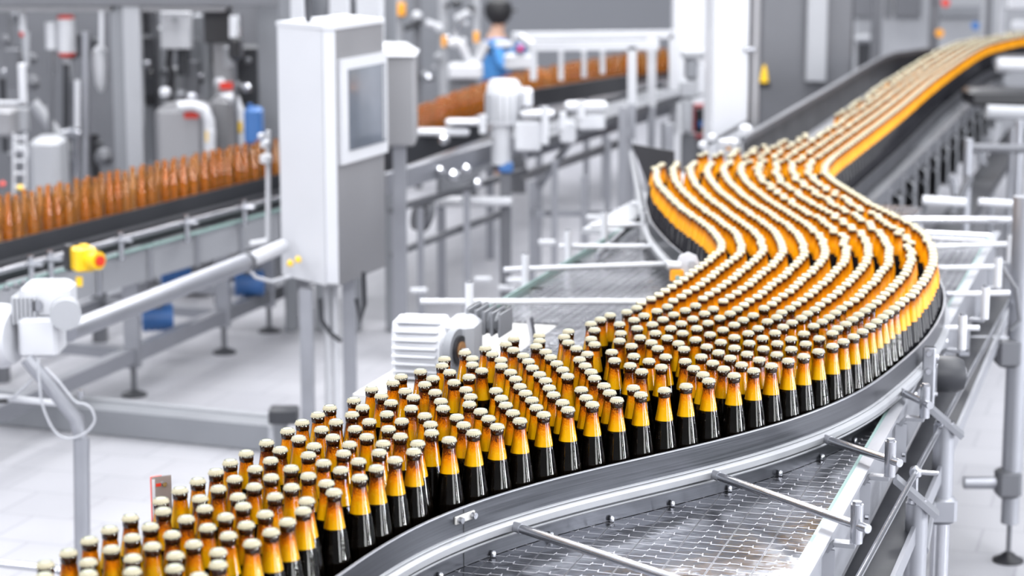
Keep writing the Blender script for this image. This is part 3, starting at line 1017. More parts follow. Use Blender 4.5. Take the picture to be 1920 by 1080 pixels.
while k < L_:
    p = a + dfc * k + nfc * 0.062
    MB().beam(p + Vector((0, 0, 0.70)), p + Vector((0, 0, 0.97)), 0.022, 0.05).build('rib', M['dim'], farc, smooth=False)
    pm = p + dfc * 0.28
    MB().beam(pm + Vector((0, 0, 0.70)) , pm + Vector((0, 0, 0.84)), 0.012, 0.34).build('cover_panel', M['grey'], farc, smooth=False)
    MB().beam(pm + Vector((0, 0, 0.87)) , pm + Vector((0, 0, 0.91)), 0.012, 0.30).build('cover_panel', M['grey'], farc, smooth=False)
    k += 0.52
for k in (0.9, 2.6, 4.3, 6.0):
    p = a + dfc * k + nfc * 0.10
    MB().tube([p + Vector((0, 0, 0.70)), p + nfc * 0.02 + Vector((0, 0, 0.60)), p + nfc * 0.09 + Vector((0, 0, 0.52)), p + nfc * 0.09 + Vector((0, 0, 0.0))], 0.022).build('leg', M['satin'], farc)
    q = a + dfc * k - nfc * 0.85
    MB().tube([q + Vector((0, 0, 0.97)), q], 0.022).build('leg', M['satin'], farc)
m = MB().beam(a + nfc * 0.2 + Vector((0, 0, 0.55)), fc1 + nfc * 0.2 + Vector((0, 0, 0.55)), 0.16, 0.06)
m.build('cable_duct', M['dark'], farc, smooth=False)

# ------------------------------------------------------------------ rods and clamp posts, right side
def clamp_post(label, base, h, rod_z, r=0.0125, bracket=None, m_='steel'):
    t = thing('clamp_post', label, 'clamp post', tuple(base), 'clamp posts holding the guide rail rods')
    MB().tube([base, base + Vector((0, 0, h))], r, 20).build('post', M[m_], t)
    MB().lathe([(r * .75, 0), (r * .75, 0.006)], base + Vector((0, 0, h)), 6).build('bolt_head', M['steel'], t, smooth=False)
    if bracket is not None:
        m = MB()
        pth = [base + Vector((0, 0, -0.004)), base - NV * 0.045 + Vector((0, 0, -0.004)), base - NV * 0.058 + Vector((0, 0, -0.02)), base - NV * 0.058 + Vector((0, 0, -0.12))]
        for i in range(3): m.beam(pth[i], pth[i + 1], 0.03 if i < 2 else 0.03, 0.009)
        m.build('bracket', M['satin'], t, smooth=False)
        q = base - NV * 0.052 + Vector((0, 0, -0.10))
        MB().tube([q, q + NV * 0.008], 0.007, 8).build('bolt', M['steel'], t)
    return t
def rod(label, a, b, r=0.0075, m_='steel'):
    a, b = Vector(a), Vector(b)
    t = thing('support_rod', label, 'rod', tuple(a), 'steel rods reaching to the guide rail')
    MB().tube([a, b], r, 18).build('bar', M[m_], t)
    d = (b - a).normalized()
    MB().tube([a - d * 0.004, a + d * 0.02], r * 1.12, 18).build('end_collar', M['satin'], t)
    return t
def rail_pt(path, x, y, z=1.052):
    return on_path(path, W(x, y, z), 0.020, z)[0]
# the three large rods that cross the open chain
rA = rail_pt(near_rail_path, 955, 980)
rB = rail_pt(near_rail_path, 1330, 887)
rC = rail_pt(near_rail_path, 1538, 822)
rD = rail_pt(near_rail_path, 1692, 738)
pB = W(1605, 1018, 1.02)
pC = W(1668, 893, 1.02)
pD = W(1733, 783, 1.02)
pA = W(1540, 1215, 1.02)
names = ['nearest steel rod crossing the chain to the bottom edge of the picture', 'second steel rod crossing the chain, capped by the lowest clamp post', 'short steel rod over the narrow tip of open chain', 'stubby steel rod where the near rail turns away']
for (s_, b_, lab) in ((rA, pA, names[0]), (rB, pB, names[1]), (rC, pC, names[2]), (rD, pD, names[3])):
    z = s_.z
    e = Vector((b_.x, b_.y, z + 0.006))
    d = (e - s_).normalized()
    rod(lab, s_, e + d * 0.035, r=0.0095)
for b_, lab in ((pA, 'clamp post below the picture edge holding the nearest rod'), (pB, 'lowest clamp post in view, holding the second rod'), (pC, 'clamp post holding the short rod above the green chain edge'), (pD, 'clamp post holding the stubby rod at the rail turn')):
    clamp_post(lab, b_, 0.082, 1.055, r=0.013, bracket=True)
# further right-hand set
FR = [((1760, 615), (1836, 615), (1803, 655), 'clamp post beside the dark round drive housing'), ((1775, 552), (1893, 549), (1846, 598), 'clamp post with a rod end pointing at a black hole'), ((1752, 503), (1873, 500), (1870, 538), 'clamp post second from the far end of the right side'), ((1745, 463), (1925, 456), (1893, 492), 'farthest clamp post on the right side of the table')]
for i, (a_, b_, c_, lab) in enumerate(FR):
    base = W(c_[0], c_[1], 1.02)
    s_ = W(a_[0], a_[1], 1.06)
    e = W(b_[0], b_[1], 1.06)
    rod('thin rod at the right rail bend, ' + ['nearest', 'second nearest', 'third nearest', 'farthest'][i] + ' of four', s_, e, r=0.0085, m_='white')  # white colour paints the overexposed glare on the steel rods
    clamp_post(lab, base, 0.10, 1.06, r=0.0125, bracket=True, m_='white')  # steel post whitened too, its glare put into the colour
t = thing('cross_tube', 'long horizontal steel tube at the far end of the right table', 'tube', tuple(W(1690, 410, 1.02)))
a, b = W(1690, 413, 1.05), W(1960, 412, 1.05)
MB().tube([a, b], 0.014).build('tube', M['steel'], t)
q = W(1905, 440, 1.02)
MB().tube([q, q + Vector((0, 0, 0.10))], 0.016).build('stub_post', M['steel'], t)
# left-hand set
FL = [((788, 565), (1250, 566), (880, 598)), ((945, 506), (1275, 494), (985, 540)), ((1048, 462), (1230, 462), (1065, 492)), ((1107, 424), (1215, 421), (1133, 455)), ((1185, 382), (1235, 384), (1207, 450))]
labs = ['nearest white rod over the left chain strands, above the gearmotor', 'second white rod over the left chain strands, ending by the octagonal guard', 'third white rod over the left chain strands', 'fourth white rod over the left chain strands', 'farthest white rod at the left bend of the rail']
labp = ['upright clamp post just behind the gearmotor', 'upright clamp post second along the left table edge', 'upright clamp post third along the left table edge', 'upright clamp post fourth along the left table edge', 'upright clamp post at the left bend of the rail']
for i, (a_, b_, c_) in enumerate(FL):
    base = W(c_[0], c_[1], 1.0)
    s_, e = W(a_[0], a_[1], 1.055), W(b_[0], b_[1], 1.055)
    rod(labs[i], e, s_, r=0.0095, m_='white')  # steel rod coloured white to paint its overexposed glare
    t = clamp_post(labp[i], base, 0.115, 1.06, r=0.0135, m_='white')  # post coloured white for the same painted glare
    m = MB().beam(base + Vector((-0.03, 0, -0.004)), base + Vector((0.06, -0.01, -0.004)), 0.03, 0.008)
    m.build('foot_bar', M['steel'], t, smooth=False)
t = thing('brace_bars', 'pair of white diagonal brace bars by the left bend', 'brace', tuple(W(1210, 450, 1.0)))
MB().beam(W(1215, 400, 1.05), W(1275, 478, 1.05), 0.015, 0.02).build('bar', M['steel'], t, smooth=False)
MB().beam(W(1205, 400, 1.05), W(1120, 480, 1.02), 0.015, 0.02).build('bar', M['steel'], t, smooth=False)
GYY = 6.32
c = P(1290, 495, GYY)
t = thing('sensor_bracket', 'octagonal white guard plate beside the inner bend of bottles', 'bracket', (c.x, c.y, 1.0))
MB().tube([c + Vector((0, 0.005, 0)), c + Vector((0, -0.005, 0))], 0.036, 8).build('guard_plate', M['white'], t, smooth=False)
MB().tube([c + Vector((0.012, -0.004, 0)), c + Vector((0.012, -0.016, 0))], 0.012, 16).build('round_boss', M['lightgrey'], t)
MB().tube([P(1252, 497, GYY), P(1276, 498, GYY)], 0.013).build('knob', M['white'], t)
MB().beam(c + Vector((-0.01, 0.008, 0)), (c.x - 0.01, c.y + 0.008, 1.0), 0.018, 0.006).build('stem', M['white'], t, smooth=False)
c = P(1269, 516, GYY)
t = thing('orange_reflector', 'small orange square lamp housing beneath the octagonal guard', 'reflector', (c.x, c.y, 1.0))
MB().box(tuple(c), (0.042, 0.022, 0.042), bev=0.006).build('housing', M['orange'], t)
MB().tube([c + Vector((0.002, -0.010, -0.006)), c + Vector((0.002, -0.015, -0.006))], 0.008, 14).build('lens', M['edge'], t)
MB().beam(c, (c.x, c.y, 1.0), 0.012, 0.006).build('stem', M['satin'], t, smooth=False)

# long thin rod parallel to the table, with its joint
t = thing('trip_rod', 'long thin steel rod running beside the table, joined by a small cross clamp', 'rod', tuple(W(1717, 885, 0.93)))
a, b = W(1600, 1100, 0.93), W(1895, 560, 0.93)
MB().tube([a, b], 0.007).build('bar', M['steel'], t)
c = W(1717, 885, 0.93)
m = MB()
m.lathe([(0.004, -0.016), (0.014, -0.01), (0.016, 0), (0.014, 0.01), (0.004, 0.016)], c, 12)
m.tube([c, c + Vector((0.055, 0, -0.004))], 0.006)
m.tube([c, c + Vector((0, 0, -0.05))], 0.007)
m.build('cross_clamp', M['steel'], t)
# table legs on the right: tubes with slanted bracket caps
def slant_leg(label, x, ytop, Y, r, foot=False):
    top = P(x, ytop, Y)
    t = thing('tube_support', label, 'leg', (top.x, top.y, 0))
    MB().tube([down(top), top], r, 24).build('tube', M['steel'], t)
    MB().tube([top + Vector((0, 0, -0.22)), top + Vector((0, 0, -0.01))], r * 1.12, 24).build('sleeve', M['satin'], t)
    m = MB()
    m.beam(top + Vector((-0.055, 0, 0.05)), top + Vector((0.045, -0.02, -0.035)), 0.05, 0.014)
    m.build('slanted_bracket', M['satin'], t, smooth=False)
    return t, top
tl, top1 = slant_leg('nearest thick steel leg with a slanted bracket on top', 1720, 935, 4.95, 0.024)
tl2, top2 = slant_leg('second thick steel leg with a slanted bracket, just behind the nearest', 1771, 790, 5.5, 0.025)
m = MB().tube([top1 + Vector((0.02, 0, -0.13)), top2 + Vector((-0.03, -0.02, -0.22))], 0.012)
m.build('coupling', M['satin'], tl2)
m = MB()
m.box((top2.x, top2.y, top2.z - 0.24), (0.075, 0.07, 0.075), bev=0.01)
m.build('clamp_block', M['satin'], tl2)
# far right leg with foot
ft = W(1890, 1052, 0)
t = thing('tube_support', 'tall round leg standing on a black levelling foot at the right edge', 'leg', (ft.x, ft.y, 0))
MB().lathe([(0.055, 0), (0.055, 0.008), (0.03, 0.02), (0.02, 0.03), (0.012, 0.035)], (ft.x, ft.y, 0), 24).build('levelling_foot', M['black'], t)
MB().tube([(ft.x, ft.y, 0.03), (ft.x, ft.y, 0.16)], 0.009).build('threaded_stem', M['dim'], t)
m = MB().tube([(ft.x, ft.y, 0.14), (ft.x, ft.y, 0.34)], 0.031, 24)
m.tube([(ft.x, ft.y, 0.33), (ft.x, ft.y, 1.30)], 0.036, 24)
m.build('tube', M['satin'], t)
for yy, wd in ((905, 75), (660, 62), (637, 62)):
    q = P(1890, yy, ft.y)
    MB().tube([q, q + Vector((-wd / 4000 * 7.2 - 0.02, 0, 0))], 0.022 if yy != 637 else 0.014).build('cross_tube', M['satin'], t)
    if yy != 637: MB().box(tuple(q), (0.085, 0.085, 0.10), bev=0.012).build('clamp_block', M['dim'], t)
# dark round drive housing by the rail turn
t = thing('drive_housing', 'dark round bearing housing bolted beside the rail turn', 'bearing', tuple(P(1785, 700, 5.7)))
c = P(1790, 702, 5.7)
m = MB().tube([c + Vector((-0.045, 0.01, 0)), c + Vector((0.0, 0, 0)), c + Vector((0.022, 0, 0))], [0.05, 0.052, 0.042], 24)
m.build('housing', M['dark'], t)
MB().tube([c + Vector((0.02, 0, 0)), c + Vector((0.03, 0, 0))], 0.02, 16).build('hub', M['dim'], t)
for s_ in (-1, 1):
    MB().tube([c + Vector((-0.05, -0.02, 0.05 * s_)), c + Vector((-0.07, -0.02, 0.05 * s_))], 0.008, 8).build('bolt', M['steel'], t)
t = thing('upright_plate', 'narrow upright steel plate with rounded top beside the rail turn', 'bracket', tuple(W(1738, 760, 1.0)))
q = W(1740, 735, 1.0)
m = MB().box((q.x, q.y, 1.03), (0.035, 0.01, 0.19), rz=-AL, bev=0.004)
m.build('plate', M['satin'], t)
for dz in (0.11, 0.06):
    MB().tube([q + Vector((-0.005, -0.01, dz)), q + Vector((-0.005, -0.022, dz))], 0.008, 8).build('bolt', M['steel'], t)

# ------------------------------------------------------------------ sensor plate near the front left
q = W(300, 1030, 1.0)
sp_ = thing('sensor_plate', 'slotted brown steel sensor plate with a red backing by the near bottles', 'sensor plate', (-0.66, 3.86, 1.0))
base = P(304, 990, 3.90)
ry = math.radians(28)
def plate_pts(x0, x1, z0, z1, yoff, th, mb, mi=0, bev=0.0):
    cx, cz = (x0 + x1) / 2, (z0 + z1) / 2
    ca, sa = math.cos(ry), math.sin(ry)
    mb.box((base.x + cx * ca - yoff * sa, base.y + cx * sa + yoff * ca, cz), (x1 - x0, th, z1 - z0), rz=ry, mi=mi, bev=bev)
zt_ = P(304, 893, 3.90).z
m = MB()
plate_pts(-0.017, 0.021, zt_ - 0.22, zt_, 0, 0.002, m, bev=0.0008)
m.build('slotted_plate', M['brownplate'], sp_)
m = MB()
plate_pts(-0.010, 0.000, zt_ - 0.019, zt_ - 0.013, -0.0014, 0.0008, m)
m.build('slot', M['red'], sp_)
m = MB()
plate_pts(-0.0175, -0.012, zt_ - 0.22, zt_ - 0.004, -0.001, 0.0018, m)
m.build('folded_edge', M['white'], sp_)
m = MB()
plate_pts(-0.019, 0.004, zt_ - 0.15, zt_ + 0.001, 0.005, 0.004, m, bev=0.001)
m.build('red_backing', mat('pale_red_plastic', (0.85, 0.22, 0.20), 0.4), sp_)
c = Vector((base.x + 0.006 * math.cos(ry), base.y + 0.006 * math.sin(ry) - 0.001, zt_ - 0.015))
MB().tube([c, c + Vector((0.003, -0.006, 0))], 0.0045, 12).build('bolt', M['steel'], sp_)
c = Vector((base.x - 0.011, base.y - 0.007, zt_ - 0.040))
MB().tube([c, c + Vector((0.0002, -0.0006, 0))], 0.003, 14).build('round_hole', M['white'], sp_)

# ------------------------------------------------------------------ gearmotor beside the table (middle)
def ribbed(mb, c, r, L, n, ax=Vector((1, 0, 0)), fin=0.006):
    ax = ax.normalized()
    mb.tube([c, c + ax * L], r, 28)
    for k in range(n):
        p = c + ax * (L * (k + 0.5) / n)
        mb.tube([p - ax * L / n * 0.22, p + ax * L / n * 0.22], r + fin, 28)
g0 = P(740, 660, 5.75)
t = thing('gearmotor', 'big white ribbed gearmotor standing by the left edge of the bottle crowd', 'motor', (g0.x, g0.y, g0.z - 0.1))
c = P(800, 655, 5.80)
m = MB()
def fins_h(m, c, w_, h_, d_, n):
    for k in range(n):
        z = c.z - h_ / 2 + h_ * (k + 0.5) / n
        m.box((c.x, c.y, z), (w_, d_, h_ / n * 0.42), bev=0.004)
m.tube([c + Vector((-0.095, 0.02, 0)), c + Vector((-0.075, 0.02, 0)), c + Vector((0.05, -0.01, 0)), c + Vector((0.07, -0.01, 0))], [0.075, 0.095, 0.10, 0.085], 24)
m.build('motor_body', M['white'], t)
m = MB()
for k in range(9):
    z = -0.085 + k * 0.0215
    hw = math.sqrt(max(0.0, 0.104 ** 2 - z * z))
    m.box((c.x - 0.012, c.y - 0.005 , c.z + z), (0.125, 2 * hw, 0.008), rz=-0.2, bev=0.002)
m.build('cooling_ribs', M['white'], t)
m = MB().box((c.x + 0.10, c.y - 0.01, c.z + 0.01), (0.09, 0.15, 0.17), rz=-0.2, bev=0.02)
m.build('gearbox', M['lightgrey'], t)
f0 = P(846, 655, 5.70)
fa = Vector((0.92, -0.39, 0)).normalized()
MB().tube([f0, f0 + fa * 0.022], 0.058, 28).build('flange_disc', M['grey'], t)
MB().tube([f0 + fa * 0.022, f0 + fa * 0.03], 0.040, 28).build('dark_bore', M['black'], t)
MB().tube([f0 + fa * 0.03, f0 + fa * 0.034], 0.024, 20).build('rust_ring', mat('rusty_ring', (0.35, 0.17, 0.06), 0.7), t)
MB().tube([f0 + Vector((-0.004, -0.03, -0.03)), f0 + Vector((-0.002, -0.06, -0.03))], 0.010, 12).build('shaft_bolt', M['steel'], t)
MB().tube([f0 + Vector((0.01, -0.02, 0)) + fa * 0.02, f0 + fa * 0.05], 0.008, 12).build('shaft_bolt', M['steel'], t)
m = MB()
for k in range(5):
    m.box((c.x + 0.13 + k * 0.022, c.y + 0.09, c.z + 0.075 - k * 0.004), (0.008, 0.12, 0.07), rz=-0.3, bev=0.003)
m.box((c.x + 0.17, c.y + 0.10, c.z + 0.06), (0.10, 0.10, 0.06), rz=-0.3, bev=0.02)
m.build('finned_cover', M['grey'], t)
MB().beam(c + Vector((0.09, 0, -0.08)), down(c + Vector((0.09, 0.0, 0)), 0), 0.07, 0.07).build('mounting_post', M['satin'], t, smooth=False)

# ------------------------------------------------------------------ control cabinet on legs
CY = 8.7
t = thing('control_cabinet', 'tall white control cabinet with a grey touch screen, raised on steel legs', 'cabinet', (P(600, 540, CY).x, CY, 0))
def quad_prism(plan, z0, z1, mi=0):
    n = len(plan)
    vs = [(x, y, z0) for x, y in plan] + [(x, y, z1) for x, y in plan]
    fs = [tuple(range(n - 1, -1, -1)), tuple(range(n, 2 * n))] + [(i, (i + 1) % n, n + (i + 1) % n, n + i) for i in range(n)]
    return vs, fs
zb_, ztp = P(600, 535, CY).z, P(600, 55, CY).z
A_ = P(522, 60, CY + 0.25)
B_ = P(605, 60, CY)
C_ = P(628, 60, CY - 0.02)
D_ = P(718, 60, CY + 0.45)
E_ = (D_.x - 0.19, D_.y + 0.32)
vs, fs = quad_prism([(A_.x, A_.y), (B_.x, B_.y), (C_.x, C_.y), (D_.x, D_.y), E_], zb_, ztp)
MB().add(vs, fs).build('housing', M['panel'], t, smooth=False)
nf = Vector((D_.y - C_.y, -(D_.x - C_.x), 0)).normalized()
df = (Vector(D_) - Vector(C_))
df.z = 0
Lf = df.length
df.normalize()
nl = Vector((B_.y - A_.y, -(B_.x - A_.x), 0)).normalized()
def slab(p0, p1, z0, z1, nrm, th):
    m = MB()
    a, b = Vector((p0[0], p0[1], 0)), Vector((p1[0], p1[1], 0))
    vs, fs = quad_prism([tuple((a + nrm * th)[:2]), tuple((b + nrm * th)[:2]), tuple(b[:2]), tuple(a[:2])], z0, z1)
    return m.add(vs, fs)
slab(A_, B_, zb_, ztp + 0.004, nl, 0.006).build('white_side', M['white'], t, smooth=False)
slab(B_, C_, zb_ + 0.01, ztp + 0.02, Vector((0.1, -1, 0)), 0.008).build('corner_strip', M['white'], t, smooth=False)
def onf(fr): return Vector((C_.x, C_.y, 0)) + df * Lf * fr
zz = lambda y: P(665, y, CY + 0.2).z
slab(onf(0.04), onf(1.0), zz(298), zz(105), nf, 0.018).build('screen_bezel', M['white'], t, smooth=False)
slab(onf(0.17), onf(0.93), zz(275), zz(125), nf, 0.024).build('screen', M['screen'], t, smooth=False)
s2 = slab(onf(0.86), onf(0.90), zz(270), zz(128), nf, 0.026)
s2.build('screen_trim', M['lightgrey'], t, smooth=False)
vs, fs = quad_prism([(A_.x - 0.01, A_.y), (B_.x, B_.y - 0.015), (C_.x, C_.y - 0.015), (D_.x + 0.01, D_.y), (E_[0], E_[1] + 0.01)], ztp, ztp + 0.018)
MB().add(vs, fs).build('top_cover', M['white'], t, smooth=False)
q = P(578, 30, CY + 0.2)
MB().tube([Vector((q.x, q.y, ztp)), Vector((q.x, q.y, ztp + 0.25))], [0.012, 0.02]).build('cable_gland', M['dark'], t)
for x, yt in ((574, 540), (654, 520)):
    q = P(x, yt, CY + (0.12 if x < 600 else 0.3))
    MB().beam(down(q), q, 0.055, 0.055).build('leg', M['satin'], t, smooth=False)
for x in (612, 627):
    q = P(x, 530, CY + 0.22)
    MB().tube([down(q, 0.02), q], 0.014).build('conduit', M['white'], t)
for pxs in (((600, 560), (603, 600), (620, 625), (640, 640)), ((682, 510), (684, 570), (676, 605), (668, 560))):
    MB().tube([P(x, y, CY + 0.1) for x, y in pxs], 0.010).build('cable', M['dark'], t)
for x, y in ((545, 497), (560, 490)):
    q = P(x, y, CY)
    MB().lathe([(0.012, 0), (0.014, 0.012), (0.006, 0.025)], q + Vector((0, -0.02, 0)), 10).build('yellow_cap', M['yellow'], t)
# second cabinet behind it
t = thing('junction_cabinet', 'smaller grey cabinet with sloped white lid behind the control cabinet', 'cabinet', (P(740, 200, 9.6).x, 9.7, 0))
a, b = P(712, 275, 9.6), P(776, 105, 9.6)
MB().box(((a.x + b.x) / 2, 9.78, (a.z + b.z) / 2), (b.x - a.x, 0.34, b.z - a.z), bev=0.008).build('housing', M['panel'], t)
m = MB()
z0_, z1_ = b.z, P(740, 88, 9.6).z
vs = [(a.x - .01, 9.58, z0_), (b.x + .01, 9.58, z0_), (b.x + .01, 9.97, z0_), (a.x - .01, 9.97, z0_), (a.x, 9.64, z1_), (b.x - 0.05, 9.64, z1_), (b.x - 0.05, 9.93, z1_), (a.x, 9.93, z1_)]
m.add(vs, [(3, 2, 1, 0), (4, 5, 6, 7), (0, 1, 5, 4), (1, 2, 6, 5), (2, 3, 7, 6), (3, 0, 4, 7)])
m.build('lid', M['white'], t, smooth=False)
MB().beam(Vector(((a.x + b.x) / 2, 9.8, 0)), Vector(((a.x + b.x) / 2, 9.8, a.z)), 0.06, 0.06).build('stand', M['satin'], t, smooth=False)

# ------------------------------------------------------------------ left conveyor with empty bottles
LZT = 1.04
lA, lB = W(-40, 380, LZT), W(530, 258, LZT)
ldir = (lB - lA).normalized()
lnr = Vector((ldir.y, -ldir.x, 0))
LBZ = LZT - 0.2465
def Lp(s, off, z): return Vector((lA.x, lA.y, 0)) + ldir * s + lnr * off + Vector((0, 0, z))
LL = (lB - lA).length
lc = thing('side_conveyor', 'raised side conveyor with black guide band and steel panels, carrying empty bottles', 'conveyor', tuple(Lp(0, 0, 0.4)))
lc_parts = []
m = MB().beam(Lp(-0.3, -0.05, LBZ - 0.01), Lp(LL + 0.5, -0.05, LBZ - 0.01), 0.34, 0.016)
m.build('belt', M['dark'], lc, smooth=False)
m = MB().beam(Lp(-0.3, 0.06, LBZ + 0.035), Lp(LL + 0.5, 0.06, LBZ + 0.035), 0.012, 0.075)
m.build('guide_band', M['dark'], lc, smooth=False)
m = MB().beam(Lp(-0.3, 0.14, LBZ - 0.05), Lp(LL + 0.5, 0.14, LBZ - 0.05), 0.012, 0.05)
m.build('lower_band', M['black'], lc, smooth=False)
m = MB().beam(Lp(-0.3, 0.20, LBZ - 0.075), Lp(LL + 0.5, 0.20, LBZ - 0.075), 0.03, 0.006)
m.build('green_edge', M['edge'], lc, smooth=False)
m = MB().beam(Lp(-0.3, 0.19, LBZ - 0.155), Lp(LL + 0.5, 0.19, LBZ - 0.155), 0.02, 0.15)
m.build('side_panel', M['lightgrey'], lc, smooth=False)
for k in range(8):
    p = Lp(0.15 + k * 0.42, 0.205, 0)
    MB().beam(p + Vector((0, 0, LBZ - 0.235)), p + Vector((0, 0, LBZ - 0.08)), 0.014, 0.035).build('panel_rib', M['satin'], lc, smooth=False)
MB().tube([Lp(-0.3, 0.24, LBZ + 0.0), Lp(LL + 0.3, 0.24, LBZ + 0.0)], 0.012).build('guide_tube', M['steel'], lc)
for k, (x, y) in enumerate(((15, 520), (92, 482), (225, 445), (345, 408), (455, 378))):
    # along the tube
    best = min((i * 0.02 for i in range(int(LL / 0.02) + 10)), key=lambda s: abs(proj(*Lp(s, 0.24, LBZ))[0] - x))
    p = Lp(best, 0.25, LBZ)
    t = thing('clamp_post', 'small clamp post on the side conveyor, %s from the left edge of the photo' % ORD[k], 'clamp post', tuple(p), 'clamp posts on the side conveyor')
    MB().tube([p + Vector((0, 0, -0.09)), p + Vector((0, 0, 0.035))], 0.014).build('post', M['steel'], t)
    MB().tube([p + Vector((-0.01, -0.01, 0.0)), p + Vector((0.055, -0.02, 0.0))], 0.010).build('rod_end', M['steel'], t)
# legs and lower frame
for (x, y) in ((252, 742), (421, 662), (505, 622)):
    f = W(x, y, 0)
    MB().lathe([(0.06, 0), (0.06, 0.01), (0.015, 0.03)], (f.x, f.y, 0), 16).build('foot_pad', M['dark'], lc)
    MB().tube([(f.x, f.y, 0.02), (f.x, f.y, 0.16)], 0.014).build('foot_stem', M['dim'], lc)
    MB().beam((f.x, f.y, 0.14), (f.x, f.y, LBZ - 0.22), 0.07, 0.07).build('leg', M['satin'], lc, smooth=False)
    g = f - lnr * 0.75
    MB().beam((g.x, g.y, 0.0), (g.x, g.y, LBZ - 0.1), 0.07, 0.07).build('leg', M['dim'], lc, smooth=False)
f1, f3 = W(252, 742, 0), W(505, 622, 0)
e = (f3 - f1).normalized()
m = MB().beam(f1 - e * 3 + Vector((0, 0, 0.2)), f3 + e * 1.0 + Vector((0, 0, 0.2)), 0.06, 0.07)
m.build('lower_beam', M['satin'], lc, smooth=False)
m = MB().beam(f1 - e * 3 - lnr * 0.75 + Vector((0, 0, 0.2)), f3 + e * 1.0 - lnr * 0.75 + Vector((0, 0, 0.2)), 0.06, 0.07)
m.build('lower_beam', M['satin'], lc, smooth=False)
for s_ in (0.0, 1.0, 1.6):
    q = f1 + e * s_
    MB().beam(q + Vector((0, 0, 0.2)), q - lnr * 0.75 + Vector((0, 0, 0.2)), 0.05, 0.05).build('cross_beam', M['satin'], lc, smooth=False)
for x, y, Y in ((985 - 660, 520, 10.6), (463, 535, 11.0), (290, 600, 10.2)):
    q = P(x, y, Y)
    t = thing('drive_motor', {325: 'dark blue motor under the side conveyor nearest the yellow switch', 463: 'dark blue motor under the side conveyor beside the cabinet', 290: 'blue-grey drum motor low under the side conveyor'}[x], 'motor', (q.x, q.y, q.z - .08))
    m = MB()
    ribbed(m, q + Vector((-0.07, 0.05, 0)), 0.065, 0.15, 5, Vector((1, 0.2, 0)))
    m.build('motor_body', M['blue'], t)
    MB().beam(q + Vector((0, 0.05, 0.05)), q + Vector((0, 0.05, 0.16)), 0.06, 0.06).build('mount', M['dim'], t, smooth=False)
# empty bottles
EP = [(0.0, 0.0), (0.027, 0.0), (0.0305, 0.004), (0.031, 0.012), (0.031, 0.112), (0.0302, 0.123), (0.0262, 0.146), (0.0193, 0.190), (0.0142, 0.220), (0.0124, 0.236), (0.0136, 0.2375), (0.0136, 0.2455), (0.0115, 0.2465), (0.0095, 0.2465), (0.0095, 0.230)]
def empty_proto():
    m = MB().lathe(EP, n=16)
    m.f.pop()
    m.m.pop()
    return m.build('empty_bottle', M['emptyglass'])
ep = empty_proto()
spots = []
s = 0.0
while s < LL:
    for r_ in range(2):
        spots.append((Lp(s + r_ * 0.03, -r_ * 0.062, LBZ), 0))
    s += random.choice((0.066, 0.09, 0.115, 0.13))
# middle conveyor, further back
mc_px = [(722, 232), (800, 196), (880, 165), (960, 140), (1060, 120), (1180, 100), (1260, 90)]
mcw = smooth_path([tuple(W(x, y, LZT)[:2]) for x, y in mc_px], 0.02)
mcr = resample(mcw, 0.084)
for p in mcr:
    for r_ in range(2 if random.random() < 0.45 else 1):
        spots.append((Vector((p[0] - r_ * 0.02 + random.uniform(-.004, .004), p[1] + r_ * 0.066, LBZ)), 1))
first = True
for p, w_ in spots:
    o = ep if first else ep.copy()
    if not first: COL.objects.link(o)
    first = False
    o.location = p
    if w_ == 0: tag(o, 'empty uncapped brown glass bottle riding the left side conveyor', 'bottle', 'empty bottles on the left side conveyor')
    else: tag(o, 'empty brown bottle on the distant conveyor between cabinet and white guard', 'bottle', 'empty bottles on the distant middle conveyor')

# yellow emergency switch
yq = P(163, 485, 8.3)
t = thing('safety_switch', 'yellow switch box with a red knob on the side conveyor', 'switch', (yq.x, yq.y, yq.z - 0.05))
m = MB()
m.box(tuple(yq + Vector((-0.015, 0, 0))), (0.085, 0.09, 0.095), rz=0.5, bev=0.008)
m.box(tuple(yq + Vector((-0.01, 0, 0.052))), (0.03, 0.03, 0.012), rz=0.5, bev=0.002)
m.build('box', M['yellow'], t)
k_ = yq + Vector((0.035, -0.03, 0.0))
MB().tube([k_ + Vector((-0.02, 0.012, 0)), k_ + Vector((0.022, -0.02, 0))], 0.036, 20).build('collar', M['yellow'], t)
MB().tube([k_ + Vector((0.018, -0.016, 0)), k_ + Vector((0.032, -0.026, 0))], 0.021, 20).build('knob', M['red'], t)
MB().box(tuple(yq + Vector((-0.075, 0.03, 0.0))), (0.03, 0.06, 0.10), rz=0.5).build('back_plate', M['dark'], t)
t = thing('yellow_tag', 'small yellow sticker hanging under the switch box', 'tag', tuple(P(148, 527, 8.3)))
pixbox(MB(), 143, 519, 154, 537, 8.28, 0.004, bev=0).build('tag', M['yellow'], t)

